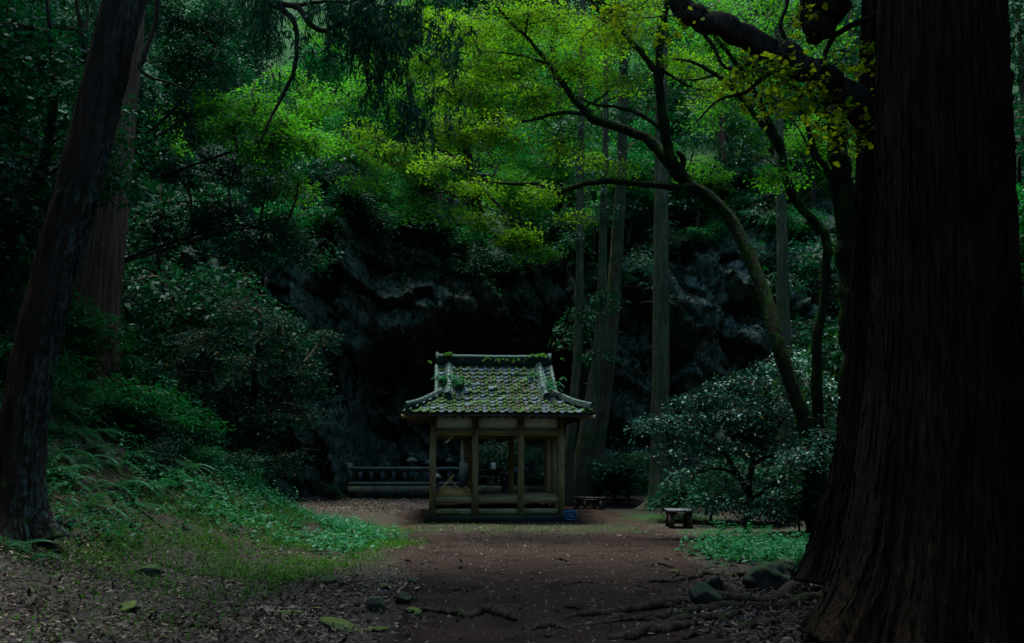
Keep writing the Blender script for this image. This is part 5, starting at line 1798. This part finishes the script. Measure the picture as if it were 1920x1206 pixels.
near = scatter(52000, -6.8, 4.2, 7.2, 13, lit_d)
far = scatter(46000, -9, 5.5, 13, 24, lambda x, y: np.maximum(lit_d(x, y) * .6 + .02, .32 * sstep(-.4, .8, edge_left(y) - x) * sstep(22, 17, y)))
back = scatter(12000, -8, -1.8, 28, 34, lambda x, y: zones(x, y)[2])
lt = np.vstack([near, far, back])
n_ = len(lt)
lt[:, 2] += r.uniform(.004, .045, n_)
d = np.stack([r.normal(0, 1, n_), r.normal(0, 1, n_), r.normal(0, .35, n_)], -1)
nn = np.stack([r.normal(0, .65, n_), r.normal(0, .65, n_), np.ones(n_)], -1)
sz = r.uniform(.022, .07, n_) + .045 * r.uniform(0, 1, n_) ** 4
CURL = [(0, 0, 0), (.3, .42, .22), (.7, .36, .25), (1, 0, .12), (.7, -.36, .2), (.3, -.42, .18)]
tag(G().leaves(lt, d, nn, sz, sz * r.uniform(.26, .52, n_), CURL).build("fallen_leaves", M["litter"], kind="stuff"), "scattered dry brown fallen leaves on the forest floor")

# twig and pebble crumbs on the path
pc = scatter(5200, -2.6, 4, 7.2, 26, lambda x, y: zones(x, y)[0] * .8)
n_ = len(pc)
g = G()
tet = np.array([(1, 0, -.3), (-.5, .87, -.3), (-.5, -.87, -.3), (0, 0, .8)])
sc = r.uniform(.004, .016, n_) * np.where(r.uniform(0, 1, n_) > .97, 2.2, 1)
v = tet[None] * sc[:, None, None] * r.uniform(.6, 1.4, (n_, 1, 3)) + pc[:, None]
g.add(v.reshape(-1, 3), (np.arange(n_)[:, None, None] * 4 + np.array([(0, 1, 3), (1, 2, 3), (2, 0, 3)])[None]).reshape(-1, 3))
tag(g.build("path_gravel", m_plain("crumbs", (.03, .022, .018), (.13, .10, .088), 9, .9), kind="stuff"), "small pebbles and crumbs scattered on the dirt path")


def blades(pts, h, w, seed):
    r_ = np.random.default_rng(seed)
    n_ = len(pts)
    a = r_.uniform(0, 6.28, n_)
    d = np.stack([np.cos(a) * .55, np.sin(a) * .55, np.ones(n_)], -1)
    return pts, d, np.stack([np.cos(a), np.sin(a), -.4 * np.ones(n_)], -1), h * r_.uniform(.5, 1.3, n_), w * r_.uniform(.7, 1.3, n_)


def grass_d(x, y):
    xe = edge_left(y)
    u = xe - x
    base = sstep(-.9, .3, u + .5 * fbm(x * .8, y * .8, 0, 14, 3)) * sstep(6.5, 3.5, u) * np.maximum(sstep(10.2, 13.2, y), .13 * sstep(7.5, 8.5, y)) * sstep(26, 22, y)
    base = base * np.clip(.58 + 1.5 * fbm(x * 1.3, y * 1.3, 0, 18, 4), 0.03, 1)
    m_ = zones(x, y)[1]
    return np.maximum(base, .02 * np.where(y > 20, m_, 0))


gp_ = scatter(260000, -10, 5.5, 7.5, 27, grass_d)
G_ = G()
k = len(gp_) // 2
G_.leaves(*blades(gp_[:k], .11, .012, 1), [(0, .5, 0), (.6, .35, 0), (1, 0, -1), (.6, -.35, 0), (0, -.5, 0)])
q = gp_[k:].copy()
n_ = len(q)
q[:, 2] += r.uniform(.01, .07, n_)
G_.leaves(q, np.stack([r.normal(0, 1, n_), r.normal(0, 1, n_), r.normal(.1, .35, n_)], -1), np.stack([r.normal(0, .4, n_), r.normal(0, .4, n_), np.ones(n_)], -1), r.uniform(.03, .075, n_), r.uniform(.02, .042, n_), KITE)
tag(G_.build("grass", M["weed"], kind="stuff"), "low grass and small weeds on the foot of the left bank")


def herbs(name, label, pts, h, seed, L=.10, leafn=11, mat="herb"):
    r_ = np.random.default_rng(seed)
    n_ = len(pts)
    hh = h * r_.uniform(.5, 1.15, n_) * np.clip(.85 + .9 * fbm(pts[:, 0] * .8, pts[:, 1] * .8, 0, seed, 3), .35, 1.7)
    lg = G()
    lean = r_.normal(0, .18, (n_, 2))
    for q in range(leafn):
        f = (q + 1) / leafn
        a = q * 2.4 + r_.uniform(0, 6.28, n_)
        pos = pts.copy()
        pos[:, 0] += lean[:, 0] * hh * f
        pos[:, 1] += lean[:, 1] * hh * f
        pos[:, 2] += hh * f
        d = np.stack([np.cos(a), np.sin(a), -.15 + r_.normal(0, .25, n_)], -1)
        nn = np.stack([r_.normal(0, .25, n_), r_.normal(0, .25, n_), np.ones(n_)], -1)
        sz = L * r_.uniform(.45, 1.35, n_) * (1.1 - .35 * f)
        lg.leaves(pos + d * .012, d, nn, sz, sz * .55, OVAL)
    return tag(lg.build(name, M[mat], kind="stuff"), label)


def herb_d(x, y):
    u = edge_left(y) - x
    return sstep(-.3, .35, u + .4 * fbm(x, y, 0, 77, 3)) * sstep(3.6, 2.4, u) * sstep(15.5, 17.5, y) * sstep(27, 24.5, y) * .9


herbs("left_ground_cover", "bright green leafy herbs spreading at the foot of the left bank", scatter(2900, -8.5, -1.5, 15, 27, herb_d), .28, 5)
herbs("right_ground_cover", "bright green leafy herbs in a patch behind the boulders on the right",
      scatter(1500, 2.9, 6.0, 13.8, 19.5, lambda x, y: np.exp(-(((x - 4.25) / 1.05) ** 2 + ((y - 16.4) / 2.0) ** 2) ** 2) * sstep(0, .4, .75 + .6 * fbm(x, y, 0, 4, 3))), .36, 6)
herbs("bank_ground_cover", "tangled low undergrowth covering the upper left bank",
      scatter(5200, -13, -4.4, 12.5, 25, lambda x, y: sstep(1.6, 3.2, edge_left(y) - x) * np.clip(.55 + 1.0 * fbm(x * .9, y * .9, 0, 71, 3), .08, 1)), .46, 7, .10, 10, "fern")

# ferns
fr_g = {}


def frond_mesh(seed, L=.6):
    r_ = np.random.default_rng(seed)
    n_ = 16
    t = np.linspace(0, 1, n_)
    p = np.stack([t * L * .95, .04 * np.sin(t * 3) * r_.normal(0, 1), L * (.55 * t - .75 * t ** 2.2)], -1)
    tn = nrm(np.gradient(p, axis=0))
    g = G().tube(p, np.linspace(.005, .0015, n_), 3, cap=False)
    for sgn in (-1, 1):
        d = np.cross(tn, (0, 0, 1.0)) * sgn + tn * .45
        d[:, 2] -= .12
        ln = L * .26 * np.sin(np.pi * np.clip(t * .86 + .12, 0, 1)) ** .8
        g.leaves(p[1:], d[1:], np.tile((0, 0, 1.0), (n_ - 1, 1)) + r_.normal(0, .12, (n_ - 1, 3)), ln[1:], np.full(n_ - 1, L * .055), KITE)
    m_ = g.mesh("frond")
    m_.materials.append(M["frond"])
    return m_


FM = [frond_mesh(s) for s in (1, 2, 3)]
rf = np.random.default_rng(44)
spots = [(112, 760), (130, 800), (105, 840), (160, 780), (190, 760), (150, 850), (215, 800), (240, 850), (180, 900), (20, 640), (15, 700), (8, 760), (270, 800), (300, 850), (330, 900), (140, 720), (250, 760), (220, 900), (120, 900), (30, 1020), (8, 1015),
         (60, 1035), (290, 905), (350, 870), (200, 720), (100, 690), (385, 905), (165, 940), (260, 940), (10, 590), (170, 830), (205, 860), (125, 870), (230, 780), (270, 870), (310, 880), (185, 800), (145, 760), (330, 860), (250, 900), (95, 800), (90, 720), (280, 760)]
for i, (px, py) in enumerate(spots):
    c = Gnd(px, py + 12)
    if px < 110 and py < 800:
        yb = 14.5
        xx = float(P(px, py, yb)[0])
        c = np.array((xx, yb, float(gz(xx, yb))))
    hgt = "low by the leaning trunk" if py > 1000 else ("high on the left bank" if py < 780 else ("halfway up the left bank" if py < 870 else "low on the left bank"))
    near_ = "at the left edge" if px < 60 else ("right of the leaning trunk" if px < 200 else "towards the bush")
    t = thing("fern", "feathery fern %s, %s" % (hgt, near_), "fern", c - (0, 0, .02), rf.uniform(0, 6.28), "ferns on the left bank")
    nf = int(rf.integers(6, 9))
    for q in range(nf):
        f_ = ob("frond", FM[int(rf.integers(0, 3))], None, t)
        f_.rotation_euler = (rf.normal(0, .15), rf.normal(-.1, .2), q * 6.283 / nf + rf.normal(0, .2))
        s = rf.uniform(.6, 1.15) * (1.0 if py < 1000 else .65)
        f_.scale = (s, s, s)

# ------------------------------------------------------------------ unseen wood added behind and beside the viewpoint to block sky light
r = np.random.default_rng(1234)
sf, st_ = G(), G()
for i in range(40):
    if i < 24:
        x, y = r.uniform(-15, 14), r.uniform(-13, -2.5)
    elif i < 31:
        x, y = r.uniform(-15, -9), r.uniform(0, 12)
    else:
        x, y = r.uniform(7.5, 14), r.uniform(0, 14)
    z0 = float(gz(x, y))
    h = r.uniform(12, 16)
    st_.tube(cr([(x, y, z0 - .3), (x, y, z0 + h * .5), (x + .2, y, z0 + h)], 8), np.linspace(.4, .1, 8), 9)
    npd = 110
    u = nrm(r.normal(0, 1, (npd, 3))) * (r.uniform(0, 1, npd) ** .4)[:, None]
    C = np.array((x, y, z0 + h * .58)) + u * np.array((3.2, 3.2, h * .46))
    C = C[(np.hypot(C[:, 0], C[:, 1]) > 2.5) & (C[:, 2] > gz(C[:, 0], C[:, 1]) + .5)]
    C = C[~((C[:, 1] > .5) & (np.abs(C[:, 0]) < .62 * C[:, 1] + .9) & (C[:, 2] < .56 * C[:, 1] + 2.2))]
    pads_leaves(sf, C, np.full(len(C), 1.0), 24, .42, .26, KITE, seed=i + 600)
sw = sf.build("unseen_shade_wood", M["broad_dark"], kind="stuff")
tag(sw, "unseen wood added behind and beside the viewpoint to keep sky light out")
st_.build("stems", M["dark_bark"], sw, kind="stuff")

# ------------------------------------------------------------------ look-alikes are told apart by their order in the view
by = {}
for o in list(bpy.data.objects):
    if o.parent is None and o.get("category") and o.get("label"):
        by.setdefault(o["label"], []).append(o)
ORD = ["first", "second", "third", "fourth", "fifth", "sixth", "seventh", "eighth", "ninth", "tenth", "eleventh", "twelfth", "thirteenth", "fourteenth", "fifteenth", "sixteenth", "seventeenth", "eighteenth", "nineteenth", "twentieth"]
for lab, lst in by.items():
    if len(lst) > 1:
        lst.sort(key=lambda q: q.location[0] / max(q.location[1], 1))
        for i, q in enumerate(lst):
            q["label"] = lab + (", %s from left" % ORD[min(i, 19)])
